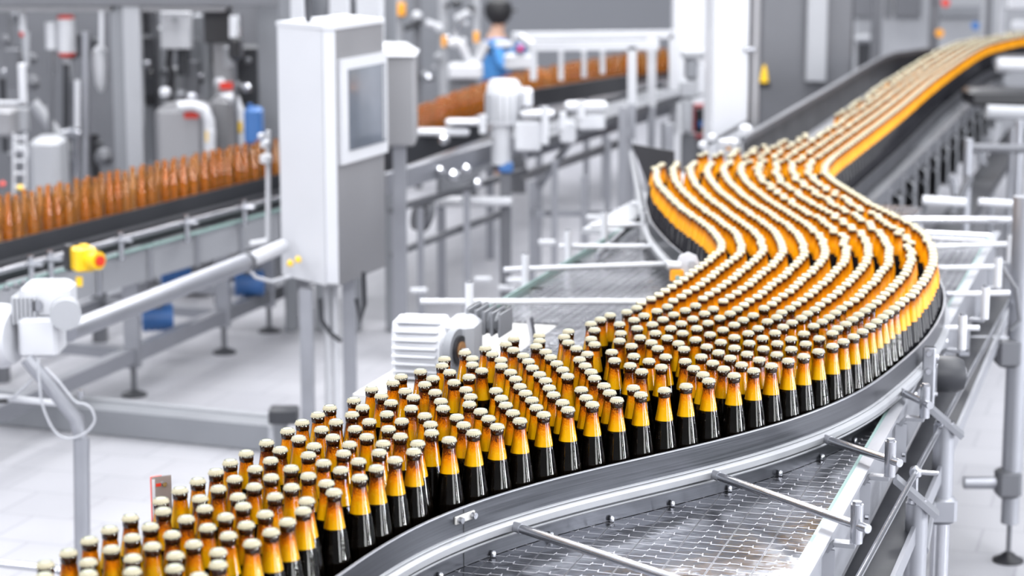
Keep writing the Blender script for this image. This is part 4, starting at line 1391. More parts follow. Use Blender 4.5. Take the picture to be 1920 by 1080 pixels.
# ------------------------------------------------------------------ left foreground: gearmotor, tube duct, bent stand
GY = 7.05
t = thing('gearmotor', 'white gearmotor at the left edge in front of the side conveyor', 'motor', tuple(P(60, 690, GY)))
m = MB()
c = P(0, 630, GY)
m.tube([c + Vector((-0.12, 0.03, 0)), c + Vector((0.02, 0, 0)), c + Vector((0.055, -0.01, 0))], [0.11, 0.11, 0.09], 24)
m.build('motor_body', M['white'], t)
m = MB()
pixbox(m, 35, 597, 105, 672, GY - 0.05, 0.16, bev=0.012)
pixbox(m, 38, 535, 128, 600, GY - 0.02, 0.15, bev=0.018)
m.build('gearbox', M['white'], t)
m = MB()
for k in range(6):
    pixbox(m, 22 + k * 8, 558 + 0 * k, 26 + k * 8, 610, GY - 0.04, 0.12, bev=0.002)
m.build('cooling_ribs', M['lightgrey'], t)
c = P(118, 590, GY - 0.06)
MB().tube([c + Vector((-0.01, 0.08, 0)), c + Vector((0.012, -0.01, 0))], 0.052, 24).build('output_flange', M['lightgrey'], t)
c = P(70, 572, GY - 0.02)
MB().tube([c, c + Vector((0.0, -0.02, 0))], 0.020, 16).build('shaft_end', M['satin'], t)
m = MB()
for x, y in ((12, 545), (30, 540), (45, 535), (60, 532)):
    q = P(x, y, GY + 0.15)
    m.lathe([(0.01, 0), (0.012, 0.01), (0.005, 0.02)], q, 10)
m.build('chain_links', M['dim'], t)
t = thing('tube_duct', 'thick pale tube duct slanting up from the left gearmotor to the cabinet', 'duct', tuple(P(130, 625, 7.3)))
a, b = P(128, 622, 7.3), P(460, 492, 8.6)
MB().tube([a, b], 0.036, 20).build('duct', M['satin'], t)
MB().tube([b, P(530, 462, 8.85)], 0.03, 20).build('duct_end', M['white'], t)
MB().tube([b + (a - b).normalized() * 0.0, b + (b - a).normalized() * 0.02], 0.042, 20).build('ring', M['dim'], t)
MB().tube([P(462, 500, 8.6), P(480, 520, 8.6), P(510, 528, 8.62), P(545, 518, 8.66)], 0.008).build('cable', M['cable'], t)
PY = 6.95
ft = P(153, 1045, PY)
t = thing('bent_stand', 'bent steel tube stand holding up the left gearmotor', 'stand', (ft.x, PY, 0))
e0, e1, e2 = P(50, 672, PY), P(147, 790, PY), P(153, 830, PY)
MB().tube([e0, e1 + (e0 - e1) * 0.04, e2], 0.024, 20).build('slanted_tube', M['satin'], t)
MB().tube([e2 + Vector((0, 0, 0.02)), Vector((ft.x, PY, 0))], 0.027, 24).build('upright_tube', M['satin'], t)
c = P(152, 748, PY - 0.02)
MB().tube([c, c + Vector((0.0, 0, 0.03))], 0.009).build('bolt', M['steel'], t)
cab = [(72, 672), (74, 715), (80, 760), (100, 805), (125, 822), (155, 815), (172, 800), (178, 785), (170, 765), (157, 757), (140, 752), (110, 715), (85, 690)]
cw = smooth_path([tuple((P(x, y, PY - 0.04).x, P(x, y, PY - 0.04).z)) for x, y in cab], 0.01)
MB().tube([(x, PY - 0.04, z) for x, z in cw], 0.0045, 8).build('loose_cable', M['cable'], t)
MB().tube([P(-10, 748, PY + .1), P(25, 745, PY + .1), P(60, 712, PY + .1)], 0.006).build('hose', M['cable'], t)
MB().tube([P(-20, 752, PY + .1), P(14, 751, PY + .1)], 0.010).build('hose_end', M['black'], t)
t = thing('cross_tube', 'short white tube level with the bent stand', 'tube', tuple(P(-30, 744, PY + 0.1)))
MB().tube([P(-40, 741, PY + .16), P(115, 757, PY + .12)], 0.011).build('tube', M['white'], t)
t = thing('bracket_bar', 'steel bar end poking in at the bottom left by the last bottles', 'bar', tuple(P(-20, 1060, 3.9)))
a, b = P(-40, 1052, 3.75), P(112, 1068, 3.62)
MB().tube([a, b], 0.008).build('bar', M['steel'], t)
MB().lathe([(0.006, -0.008), (0.010, 0), (0.006, 0.008)], b, 12).build('end_knob', M['steel'], t)
# channel beam on the floor
t = thing('floor_channel', 'low steel channel beam lying across the floor left of the cabinet', 'beam', tuple(W(200, 790, 0)))
a, b = W(-20, 762, 0.06), W(525, 815, 0.06)
m = MB()
m.beam(a, b, 0.16, 0.11)
m.build('beam', M['grey'], t, smooth=False)
m = MB().beam(a + Vector((0, 0.07, 0.06)), b + Vector((0, 0.07, 0.06)), 0.03, 0.014)
m.build('top_flange', M['lightgrey'], t, smooth=False)
m = MB()
pixbox(m, 503, 770, 557, 797, 8.4, 0.10, bev=0.006)
m.build('end_block', M['dark'], t)
MB().beam(P(508, 800, 8.45), down(P(508, 800, 8.45)), 0.02, 0.02).build('end_leg', M['lightgrey'], t, smooth=False)

# ------------------------------------------------------------------ upper left machine
def machine_col(parent, name, x0, x1, Y, ytop=-40, m_='satin', d=0.12):
    a, b = P(x0, ytop, Y), P(x1, ytop, Y)
    return MB().box(((a.x + b.x) / 2, Y + d / 2, a.z / 2), (b.x - a.x, d, a.z), bev=0.006).build(name, M[m_], parent)
MY = 12.4
mach = thing('filling_machine', 'large grey steel framed bottling machine filling the upper left', 'machine', (P(230, 300, MY).x, MY, 0))
machine_col(mach, 'frame_post', 203, 232, MY, m_='grey')
machine_col(mach, 'frame_post', 226, 260, MY - 0.02, m_='lightgrey', d=0.08)
machine_col(mach, 'frame_post', 395, 430, MY + 0.6, m_='panel')
machine_col(mach, 'frame_post', 480, 522, MY + 0.5, m_='grey')
m = MB()
pixbox(m, -40, -12, 214, 22, MY, 0.12)
pixbox(m, 250, -12, 420, 22, MY, 0.12)
m.build('top_beam', M['panel'], mach)
m = MB()
pixbox(m, -60, -60, 720, 12, MY - 0.03, 0.05)
m.build('fascia', M['dim'], mach)
a, b = P(-80, -80, 14.6), P(520, -80, 14.6)
MB().box(((a.x + b.x) / 2, 14.7, 0.9), (b.x - a.x, 0.1, 1.9)).build('back_panel', M['dim'], mach)
m = MB()
pixbox(m, 262, 55, 300, 300, 13.2, 0.3)
pixbox(m, 360, 30, 400, 150, 13.4, 0.3)
m.build('inner_panel', M['grey'], mach)
pixbox(MB(), 264, 70, 290, 180, 13.05, 0.1).build('dark_unit', M['dark'], mach)
pixbox(MB(), 440, 90, 482, 200, 13.2, 0.3).build('dark_unit', M['dark'], mach)
for x0, x1, m_ in ((278, 292, 'dim'), (340, 352, 'dim'), (376, 390, 'grey'), (412, 418, 'black')):
    machine_col(mach, 'inner_post', x0, x1, 13.1, m_=m_, d=0.05)
def P_tube(pts_, Y, r, n=14): return MB().tube([P(x, y, Y) for x, y in pts_], r, n)
t = thing('gauge_box', 'white square box with a round knob hanging in the machine frame', 'box', tuple(P(328, 92, MY + 0.3)))
pixbox(MB(), 302, 22, 355, 92, MY + 0.3, 0.12, bev=0.006).build('box', M['white'], t)
c = P(329, 36, MY + 0.29)
MB().tube([c, c + Vector((0, -0.02, 0))], 0.018).build('knob', M['lightgrey'], t)
P_tube([(320, 92), (316, 120), (324, 140), (315, 165)], MY + 0.35, 0.02).build('hose', M['black'], t)
for i, (x0, x1, y0, y1, red) in enumerate(((108, 143, 35, 98, True), (86, 108, 42, 92, False), (36, 50, 12, 60, True))):
    q = P((x0 + x1) / 2, y1, MY + 0.1)
    h = P(x0, y0, MY + .1).z - q.z
    r_ = (x1 - x0) / 2 / 4000 * MY
    t = thing('valve_cylinder', ['thick white valve cylinder with red end caps', 'plain white valve cylinder left of the red-capped one', 'slim valve cylinder with a red band near the left edge'][i], 'valve', tuple(q))
    MB().lathe([(r_, 0), (r_, h)], q, 20).build('cylinder', M['white'], t)
    if red:
        MB().lathe([(r_ * .8, -0.025), (r_ * 1.03, 0.0)], q, 20).build('end_cap', M['red'], t)
        MB().lathe([(r_ * 1.03, 0), (r_ * .8, 0.02)], q + Vector((0, 0, h)), 20).build('end_cap', M['red'], t)
    MB().tube([q, q + Vector((0, 0, -0.14))], r_ * 0.45).build('stem', M['lightgrey'], t)
t = thing('process_pipes', 'cluster of vertical steel pipes and a tapered vessel in the left of the machine', 'pipes', tuple(P(150, 330, MY)))
for x, y0, y1, r_, m_ in ((160, 60, 360, 0.024, 'satin'), (145, 155, 350, 0.035, 'steel'), (50, 60, 125, 0.018, 'lightgrey'), (95, 95, 300, 0.016, 'dim'), (124, 120, 350, 0.02, 'dark'), (190, 20, 90, 0.014, 'white')):
    MB().tube([P(x, y0, MY), P(x, y1, MY)], r_).build('pipe', M[m_], t)
P_tube([(115, 355), (115, 270), (120, 252), (134, 246), (150, 250)], MY - 0.1, 0.028).build('bent_pipe', M['steel'], t)
q = P(190, 172, MY + .1)
MB().lathe([(0.012, 0), (0.035, 0.05), (0.045, 0.15), (0.045, 0.24), (0.02, 0.27)], q, 18).build('tapered_vessel', M['white'], t)
P_tube([(145, 240), (145, 150)], MY - 0.12, 0.016).build('sight_tube', M['white'], t)
for x, y, r_ in ((60, 155, 0.05), (60, 110, 0.035), (10, 75, 0.03), (195, 295, 0.06)):
    q = P(x, y, MY + 0.2)
    m = MB().lathe([(0.0, -r_), (r_ * .7, -r_ * .7), (r_, 0), (r_ * .7, r_ * .7), (0, r_)], q, 16)
    m.build('joint', M['dim'], t)
random.seed(33)
for k in range(46):
    x = random.uniform(0, 196) if k % 2 else random.uniform(262, 478)
    y = random.uniform(25, 330) if k % 2 else random.uniform(25, 165)
    q = P(x, y, MY + random.uniform(0.3, 1.2))
    r_ = random.uniform(0.012, 0.04)
    par, mm_ = (t if k % 2 else mach), M[random.choice(['dark', 'dark', 'black', 'dim', 'steel', 'lightgrey'])]
    if k % 3 == 0:
        MB().tube([q, q + Vector((random.choice((0, 0, 0.25)), 0, -random.uniform(0.1, 0.5)))], r_).build('pipe', mm_, par)
    elif k % 3 == 1:
        MB().box(tuple(q), (random.uniform(.05, .16), .08, random.uniform(.06, .25)), bev=0.006).build('inner_block', mm_, par)
    else:
        MB().lathe([(0, -r_), (r_, -r_ * .4), (r_, r_ * .4), (0, r_)], q, 12).build('fitting', mm_, par)
t = thing('conveyor_unit', 'grey machine housing with rounded plate behind the left end of the empty bottles', 'machine', tuple(P(60, 350, MY - 0.6)))
pixbox(MB(), 55, 262, 108, 380, MY - 0.7, 0.3, bev=0.03).build('housing', M['lightgrey'], t)
pixbox(MB(), -30, 190, 45, 196, MY - 0.9, 0.05).build('bar', M['white'], t)
pixbox(MB(), 36, 120, 45, 196, MY - 0.9, 0.05).build('bar', M['white'], t)
pixbox(MB(), -30, 205, 22, 258, MY - 0.7, 0.2, bev=0.02).build('cover', M['panel'], t)
for x in (26, 48):
    P_tube([(x, 250), (x, 370)], MY - 0.9, 0.008).build('ladder_rail', M['white'], t)
for y in (258, 280, 302, 325, 350):
    P_tube([(26, y), (48, y)], MY - 0.9, 0.008).build('ladder_rung', M['white'], t)
for x, y, m_ in ((5, 345, 'red'), (38, 352, 'yellow')):
    q = P(x, y, MY - 1.0)
    MB().lathe([(0.0, -0.02), (0.02, 0), (0.0, 0.02)], q, 12).build('button', M[m_], t)
# tanks with U pipes
for i, (x0, x1, y0, Y, lab) in enumerate(((290, 398, 178, 12.2, 'nearer beige steel tank with an arched pipe over its corner'), (392, 455, 160, 12.7, 'second steel tank with an arched pipe, behind the first'))):
    t = thing('tank', lab, 'tank', (P(x0, 300, Y).x, Y, 0))
    a, b = P(x0, 330, Y), P(x1 - 20, y0 + 25, Y)
    MB().box(((a.x + b.x) / 2, Y + 0.25, b.z / 2), (b.x - a.x, 0.4, b.z), bev=0.03).build('vessel', M['panel'], t)
    pp = [(x0 + 45, y0 + 22), (x1 - 35, y0 + 20), (x1 - 15, y0 + 28), (x1 - 6, y0 + 48), (x1 - 5, y0 + 120)]
    P_tube(pp, Y - 0.05, 0.032, 18).build('arched_pipe', M['white'], t)
    for x, y, m_ in ((x0 + 20, y0 - 8, 'white'), (x0 + 50, y0 - 2, 'dim'), (x0 + 70, y0 + 2, 'steel')):
        q = P(x, y + 10, Y + 0.1)
        MB().lathe([(0.03, 0), (0.035, 0.03), (0.02, 0.05)], q, 14).build('fitting', M[m_], t)
    q = (x0 + 55, x0 + 82, y0 + 30, y0 + 44) if i == 0 else (x0 + 20, x0 + 47, y0 - 6, y0 + 8)
    pixbox(MB(), q[0], q[2], q[1], q[3], Y - 0.02, 0.02, bev=0).build('red_label', M['red'], t)
    pixbox(MB(), x1 - 12, y0 + 68, x1 - 1, y0 + 88, Y - 0.09, 0.004, bev=0).build('yellow_sticker', M['yellow'], t)
t = thing('canister', 'blue plastic canister standing by the arched pipes', 'canister', tuple(P(473, 275, 12.3)))
a, b = P(457, 275, 12.3), P(488, 204, 12.3)
m = MB().box(((a.x + b.x) / 2, 12.4, (a.z + b.z) / 2), (b.x - a.x, 0.16, b.z - a.z), bev=0.02)
m.build('body', M['blue'], t)
MB().lathe([(0.015, 0), (0.015, 0.02)], (a.x + 0.03, 12.4, b.z), 12).build('lid', M['blue'], t)
q = P(472, 275, 12.3)
t2 = thing('pedestal', 'dim steel stand beneath the blue canister', 'stand', (q.x, 12.4, 0))
MB().box((q.x, 12.4, q.z / 2), (0.14, 0.2, q.z), bev=0.004).build('stand', M['dim'], t2)
for i, (x, y0, y1, lab) in enumerate(((437, 30, 70, 'small white upright lamp tube on the dark machine wall'), (397, 244, 290, 'short white peg standing behind the empty bottles'))):
    t = thing('white_tube', lab, 'tube', tuple(P(x, y1, 12.0)))
    P_tube([(x, y1), (x, y0)], 12.0, 0.022).build('tube', M['white'], t)
    if i == 0:
        pixbox(MB(), 428, y1, 448, y1 + 45, 12.1, 0.2, bev=0.02).build('black_motor', M['black'], t)
        machine_col(t, 'stand', 434, 441, 12.35, ytop=y1, m_='dim', d=0.05)
    else: machine_col(t, 'stand', 394, 399, 12.0, ytop=y1, m_='dim', d=0.05)
t = thing('sensor_mast', 'thin white mast with clamp knobs beside the empty bottles left of the cabinet', 'mast', tuple(P(503, 450, 9.4)))
P_tube([(503, 450), (503, 245)], 9.4, 0.012).build('pole', M['white'], t)
for x, y, r_ in ((497, 270, 0.022), (499, 298, 0.028), (490, 255, 0.016)):
    q = P(x, y, 9.35)
    MB().lathe([(0, -r_), (r_, -r_ * .5), (r_, r_ * .5), (0, r_)], q, 14).build('clamp_knob', M['white'], t)
P_tube([(503, 452), (470, 458)], 9.4, 0.014).build('foot_bar', M['white'], t)
# vented panels above the cabinet
t = thing('vent_housing', 'white louvred housings rising behind the control cabinet', 'housing', (P(620, 50, 11).x, 11, 0))
for x0, x1, Y in ((545, 572, 11.0), (618, 655, 11.0), (668, 716, 11.0)):
    a, b = P(x0, 60, Y), P(x1, -60, Y)
    m = MB().box(((a.x + b.x) / 2, Y + .1, (b.z + 1.35) / 2), (b.x - a.x, 0.2, b.z - 1.35), bev=0.01)
    for k in range(8):
        z = P(x0, -20 + k * 9, Y).z
        m.box(((a.x + b.x) / 2, Y - 0.005, z), ((b.x - a.x) * .85, 0.015, 0.008))
    m.build('louvred_column', M['white'], t)
for x0, x1 in ((522, 545), (580, 612), (655, 668), (716, 742)):
    machine_col(t, 'grey_column', x0, x1, 11.25, m_='grey')
a, b = P(545, 150, 11.22), P(735, 150, 11.22)
MB().beam(Vector((a.x, 11.22, 1.5)), Vector((b.x, 11.22, 1.5)), 0.10, 0.12).build('carrying_beam', M['grey'], t, smooth=False)

# ------------------------------------------------------------------ middle distance
mc = thing('middle_conveyor', 'curved distant conveyor carrying brown bottles past the cabinet', 'conveyor', (mcw[0][0], mcw[0][1], 0.5))
ext_ = [(mcw[0][0] - (mcw[12][0] - mcw[0][0]) * 1.5, mcw[0][1] - (mcw[12][1] - mcw[0][1]) * 1.5)] + mcw[::6]
MB().sweep(ext_, [(-0.16, -0.014), (0.35, -0.014), (0.35, -0.002), (-0.16, -0.002)], z0=LBZ).build('belt', M['dim'], mc, smooth=False)
MB().sweep(ext_, [(0.05, -0.01), (0.062, -0.01), (0.062, 0.06), (0.05, 0.06)], z0=LBZ).build('guide_band', M['dark'], mc, smooth=False)
MB().sweep(ext_, [(0.35, -0.15), (0.37, -0.15), (0.37, 0.0), (0.35, 0.0)], z0=LBZ).build('side_panel', M['grey'], mc, smooth=False)
MB().sweep(ext_, [(0.30, 0.03), (0.33, 0.03), (0.33, 0.06), (0.30, 0.06)], z0=LBZ).build('guide_rail', M['steel'], mc, smooth=False)
for k in range(5):
    q = ext_[min(len(ext_) - 1, 2 + k * 12)]
    MB().beam((q[0] + .3, q[1], 0), (q[0] + .3, q[1], LBZ), 0.05, 0.05).build('leg', M['satin'], mc, smooth=False)
t = thing('rail_wall', 'long black guide wall in front of the distant bottles', 'guide rail', tuple(P(1000, 200, 13)))
a, b = P(995, 168, 13.2), P(1180, 138, 14.4)
a2, b2 = P(995, 202, 13.2), P(1180, 172, 14.4)
MB().beam((a + a2) / 2, (b + b2) / 2, 0.03, 0.11).build('wall', M['black'], t, smooth=False)
for x, Y, yb in ((1010, 13.3, 195), (1100, 13.9, 182), (1170, 14.3, 175)):
    q = P(x, yb, Y)
    MB().beam(down(q), q, 0.04, 0.04).build('leg', M['satin'], t, smooth=False)
# standing motor
t = thing('gearmotor', 'upright white ribbed motor on the crossing conveyor in mid distance', 'motor', tuple(P(940, 310, 11.2)))
q0_, q1_ = P(945, 232, 11.2), P(945, 160, 11.2)
m = MB().tube([q0_, q1_, q1_ + Vector((0, 0, 0.03))], [0.088, 0.092, 0.07], 22)
m.build('motor_body', M['white'], t)
m = MB()
for k in range(16):
    a_ = 2 * PI * k / 16
    c = (q0_ + q1_) / 2
    m.box((c.x + math.cos(a_) * 0.093, c.y + math.sin(a_) * 0.093, c.z - 0.01), (0.016, 0.008, (q1_ - q0_).z * .7), rz=a_)
m.build('cooling_ribs', M['lightgrey'], t)
pixbox(MB(), 975, 165, 999, 205, 11.15, 0.12, bev=0.02).build('terminal_box', M['white'], t)
MB().tube([P(942, 232, 11.2), P(940, 308, 11.2)], [0.06, 0.052], 20).build('gearbox', M['white'], t)
pixbox(MB(), 935, 305, 962, 325, 11.15, 0.1, bev=0.01).build('blue_base', M['blue'], t)
q = P(948, 325, 11.2)
MB().beam(down(q), q, 0.06, 0.06).build('stand', M['dim'], t, smooth=False)
# crossing conveyor frame bits
t = thing('crossing_conveyor', 'grey crossing conveyor with bright rollers and brackets right of the motor', 'conveyor', tuple(P(1050, 400, 11.5)))
def fb(x0, y0, x1, y1, Y0, Y1, w_, h_, nm, m_):
    MB().beam(P(x0, y0, Y0), P(x1, y1, Y1), w_, h_).build(nm, M[m_], t, smooth=False)
fb(720, 345, 1000, 262, 10.6, 11.6, 0.04, 0.10, 'side_frame', 'satin')
fb(720, 300, 910, 235, 10.9, 11.6, 0.04, 0.12, 'side_frame', 'dark')
fb(730, 395, 985, 320, 10.6, 11.6, 0.03, 0.03, 'lower_rail', 'dim')
fb(985, 262, 1255, 175, 11.6, 13.6, 0.30, 0.05, 'deck', 'dim')
fb(985, 290, 1255, 205, 11.6, 13.6, 0.03, 0.05, 'side_frame', 'satin')
fb(985, 232, 1240, 160, 11.9, 13.8, 0.03, 0.03, 'side_frame', 'dark')
fb(985, 330, 1180, 262, 11.6, 13.0, 0.04, 0.04, 'lower_rail', 'panel')
fb(1010, 350, 1080, 250, 11.6, 11.8, 0.03, 0.03, 'brace', 'satin')
for x0, y0, x1, y1 in ((835, 225, 910, 236), (780, 243, 880, 256), (975, 208, 1040, 222), (1060, 192, 1140, 210), (1085, 215, 1135, 245), (965, 228, 1015, 285), (1050, 228, 1080, 270), (820, 372, 960, 388)):
    pixbox(MB(), x0, y0, x1, y1, 11.1, 0.1, bev=0.012).build('bright_block', M['white'], t)
for x, y0, y1 in ((1055, 240, 210), (1090, 220, 190), (905, 250, 215), (1022, 270, 200)):
    P_tube([(x, y0), (x, y1)], 11.0, 0.02).build('clamp_stub', M['white'], t)
for x, y, Y in ((1040, 300, 11.4), (998, 340, 11.5), (875, 360, 11.0), (788, 390, 10.8), (742, 400, 10.6), (1185, 190, 12.6), (1095, 330, 11.5), (1140, 260, 12.2), (1245, 230, 13.0)):
    q = P(x, y, Y)
    MB().beam(down(q), q, 0.035, 0.035).build('leg', M['satin'], t, smooth=False)
fb(735, 478, 940, 400, 10.7, 11.2, 0.03, 0.03, 'brace', 'dim')
fb(1165, 400, 1000, 400, 11.6, 11.4, 0.03, 0.03, 'cross_bar', 'satin')
for x, y in ((890, 524), (950, 526), (1010, 455), (1100, 408), (935, 540), (770, 545)):
    q = P(x, y, 10.2)
    MB().tube([q, q + Vector((0.08, 0, 0))], 0.014).build('rod_end', M['white'], t)
for x, y, r_ in ((832, 262, 0.03), (850, 330, 0.035), (875, 318, 0.03), (895, 345, 0.03), (825, 320, 0.025)):
    q = P(x, y, 10.9)
    MB().lathe([(0, -r_), (r_, -r_ * .4), (r_, r_ * .4), (0, r_)], q, 14).build('roller', M['steel'], t)
q = P(780, 440, 10.9)
MB().tube([P(785, 400, 10.9), P(800, 405, 10.92)], 0.09, 20).build('drum', M['dim'], t)
# white guard frame
t = thing('guard_cage', 'white square tube guard frame over the distant conveyor', 'frame', tuple(P(1100, 190, 12.8)))
def wb(x0, y0, x1, y1, Y0, Y1, w_=0.05):
    MB().beam(P(x0, y0, Y0), P(x1, y1, Y1), w_, w_).build('frame_tube', M['white'], t, smooth=False)
wb(1000, 87, 1235, 84, 12.4, 12.4)
wb(960, 68, 1262, 64, 13.6, 13.6)
wb(1000, 87, 1000, 150, 12.4, 12.4, 0.04)
wb(1185, 87, 1185, 195, 12.4, 12.4)
wb(1222, 66, 1222, 200, 12.9, 12.9)
wb(1262, 64, 1262, 250, 13.6, 13.6)
wb(1000, 87, 975, 68, 12.4, 13.6, 0.04)
wb(1052, 95, 1052, 150, 12.6, 12.6, 0.03)
wb(1095, 95, 1095, 145, 12.6, 12.6, 0.03)
wb(1130, 95, 1130, 138, 12.6, 12.6, 0.03)
for x, Y, yb in ((1185, 12.4, 190), (1222, 12.9, 198)):
    q = P(x, yb, Y)
    MB().beam(down(q), q, 0.045, 0.045).build('leg', M['satin'], t, smooth=False)
# labeller arm, lamp etc
t = thing('forked_machine', 'white forked machine arm left of the worker', 'machine arm', tuple(P(880, 150, 16.2)))
P_tube([(845, 85), (855, 75), (868, 90), (882, 120), (895, 118), (905, 95), (912, 80)], 16.2, 0.035).build('fork', M['white'], t)
pixbox(MB(), 840, 120, 905, 150, 16.1, 0.2, bev=0.02).build('base', M['white'], t)
pixbox(MB(), 828, 68, 836, 88, 16.1, 0.05).build('orange_mark', M['orange'], t)
pixbox(MB(), 888, 60, 898, 80, 16.1, 0.05).build('orange_mark', M['orange'], t)
q = P(870, 150, 16.25)
MB().beam(down(q), q, 0.2, 0.2).build('pillar', M['dim'], t, smooth=False)
t = thing('signal_unit', 'white device with a red round signal light right of the worker', 'signal', tuple(P(970, 130, 16.6)))
pixbox(MB(), 945, 102, 1000, 132, 16.6, 0.2, bev=0.02).build('box', M['white'], t)
pixbox(MB(), 965, 82, 988, 100, 16.6, 0.1, bev=0.01).build('blue_head', M['blue'], t)
c = P(976, 90, 16.58)
MB().tube([c, c + Vector((0, -0.02, 0))], 0.022).build('red_light', mat('red_signal', (0.95, 0.03, 0.12), 0.3), t)
pixbox(MB(), 928, 78, 962, 90, 16.5, 0.05, bev=0.01).build('arm', M['white'], t)
q = P(972, 132, 16.7)
MB().beam(down(q), q, 0.12, 0.12).build('post', M['dim'], t, smooth=False)
# machinery between louvres and worker
t = thing('packing_machine', 'busy grey machine with shiny fittings between the cabinet and the worker', 'machine', (P(810, 120, 15).x, 15, 0))
a, b = P(742, 175, 18.2), P(905, -60, 18.2)
MB().box(((a.x + b.x) / 2, 18.4, b.z / 2), (b.x - a.x, 0.4, b.z), bev=0.01).build('housing', M['grey'], t)
for x0, x1, m_ in ((742, 752, 'lightgrey'), (775, 788, 'dim'), (822, 838, 'lightgrey'), (886, 900, 'lightgrey')):
    machine_col(t, 'post', x0, x1, 16.9, m_=m_, d=0.08)
random.seed(21)
for k in range(26):
    x, y = random.uniform(748, 885), random.uniform(5, 150)
    q = P(x, y, 16.85)
    r_ = random.uniform(0.018, 0.045)
    if k % 3:
        MB().lathe([(0, -r_), (r_, -r_ * .4), (r_, r_ * .4), (0, r_)], q, 12).build('fitting', M[random.choice(['steel', 'white', 'lightgrey', 'dark'])], t)
    else:
        MB().tube([q, q + Vector((random.uniform(-.15, .15), 0, random.uniform(-.12, .12)))], r_ * .6).build('pipe', M[random.choice(['steel', 'dark', 'white'])], t)
pixbox(MB(), 745, 5, 760, 30, 16.8, 0.05).build('orange_part', M['orange'], t)

# worker
def skin_body(name, verts, edges, m_, parent, sub=2):
    me = bpy.data.meshes.new(name)
    me.from_pydata([v[0] for v in verts], edges, [])
    o = bpy.data.objects.new(name, me)
    COL.objects.link(o)
    me.materials.append(m_)
    sk = o.modifiers.new('skin', 'SKIN')
    sk.use_smooth_shade = True
    su = o.modifiers.new('sub', 'SUBSURF')
    su.levels = sub
    su.render_levels = sub
    for i, v in enumerate(verts):
        r = v[1] if isinstance(v[1], tuple) else (v[1], v[1])
        me.skin_vertices[0].data[i].radius = r
        me.skin_vertices[0].data[i].use_root = (i == 0)
    if parent: o.parent = parent
    return o
WY = 17.4
hd = P(930, 22, WY)
fx = hd.x
H_ = hd.z
t = thing('person', 'worker in a blue shirt and dark cap bending over the distant machine', 'person', (fx, WY, 0))
sc = 0.86
V_ = [((0.0, 0, 0.90), (0.17, 0.15)), ((0.0, 0, 1.05), (0.165, 0.15)), ((0.0, 0, 1.22), (0.18, 0.16)), ((0.0, 0, 1.38), (0.15, 0.14)), ((0.01, 0, 1.45), 0.06), ((0.03, 0, 1.50), 0.065), ((0.04, 0, 1.57), (0.085, 0.10)), ((0.04, 0, 1.64), (0.06, 0.07)),
      ((0.0, 0.17, 1.36), 0.06), ((0.05, 0.22, 1.12), 0.045), ((0.26, 0.18, 1.02), 0.035), ((0.36, 0.15, 1.02), 0.03),
      ((0.0, -0.17, 1.36), 0.06), ((0.05, -0.22, 1.12), 0.045), ((0.26, -0.18, 1.05), 0.035), ((0.36, -0.15, 1.05), 0.03),
      ((0.0, 0.10, 0.80), 0.09), ((0.02, 0.11, 0.46), 0.06), ((0.0, 0.11, 0.08), 0.045), ((0.12, 0.11, 0.04), 0.035),
      ((0.0, -0.10, 0.80), 0.09), ((0.02, -0.11, 0.46), 0.06), ((0.0, -0.11, 0.08), 0.045), ((0.12, -0.11, 0.04), 0.035)]
E__ = [(0, 1), (1, 2), (2, 3), (3, 4), (4, 5), (5, 6), (6, 7), (3, 8), (8, 9), (9, 10), (10, 11), (3, 12), (12, 13), (13, 14), (14, 15), (0, 16), (16, 17), (17, 18), (18, 19), (0, 20), (20, 21), (21, 22), (22, 23)]
V_ = [((p[0] * sc, p[1] * sc, p[2] * sc), (tuple(q * sc for q in r) if isinstance(r, tuple) else r * sc)) for p, r in V_]
body = skin_body('body', V_, E__, M['skin'], t)
def fat(idx, ed, k, nm, m_):
    return skin_body(nm, [(V_[i][0], (tuple(q * k for q in V_[i][1]) if isinstance(V_[i][1], tuple) else V_[i][1] * k)) for i in idx], ed, m_, t)
fat([0, 1, 2, 3, 8, 9, 10, 12, 13, 14], [(0, 1), (1, 2), (2, 3), (3, 4), (4, 5), (5, 6), (3, 7), (7, 8), (8, 9)], 1.16, 'blue_shirt', M['shirt'])
fat([0, 16, 17, 18, 20, 21, 22], [(0, 1), (1, 2), (2, 3), (0, 4), (4, 5), (5, 6)], 1.12, 'trousers', M['trousers'])
hc = Vector(V_[6][0])
m = MB().lathe([(0.0, -0.09), (0.06, -0.085), (0.105, -0.03), (0.118, 0.03), (0.10, 0.09), (0.05, 0.125), (0.0, 0.132)], hc + Vector((-0.015, 0, 0.02)) + Vector(t.location), 20)
m.build('cap_and_hair', M['hair'], t)
MB().box(tuple(hc + Vector((0.10, 0, 0.045)) + Vector(t.location)), (0.08, 0.12, 0.012), bev=0.004).build('cap_brim', M['hair'], t)
for s_ in (-1, 1):
    hb = Vector((0.36 * sc, 0.15 * s_ * sc, 1.03 * sc)) + Vector(t.location)
    m = MB().tube([hb, hb + Vector((0.05, 0, 0))], [0.03, 0.038], 10)
    for f_ in range(4): m.tube([hb + Vector((0.05, (-0.024 + f_ * 0.016), 0)), hb + Vector((0.09, (-0.026 + f_ * 0.017), -0.005)), hb + Vector((0.115 + 0.006 * (f_ % 2), (-0.026 + f_ * 0.017), -0.02))], 0.0075, 8)
    m.tube([hb + Vector((0.015, 0.03 * s_, 0)), hb + Vector((0.05, 0.05 * s_, -0.005)), hb + Vector((0.075, 0.048 * s_, -0.012))], 0.009, 8)
    m.build('hand', M['skin'], t)
t.location.z = 0.0
# person looks shorter behind the line: scale kept true to the head height
k_ = (H_ + 0.06) / (1.68 * sc)
t.scale = (k_, k_, k_)

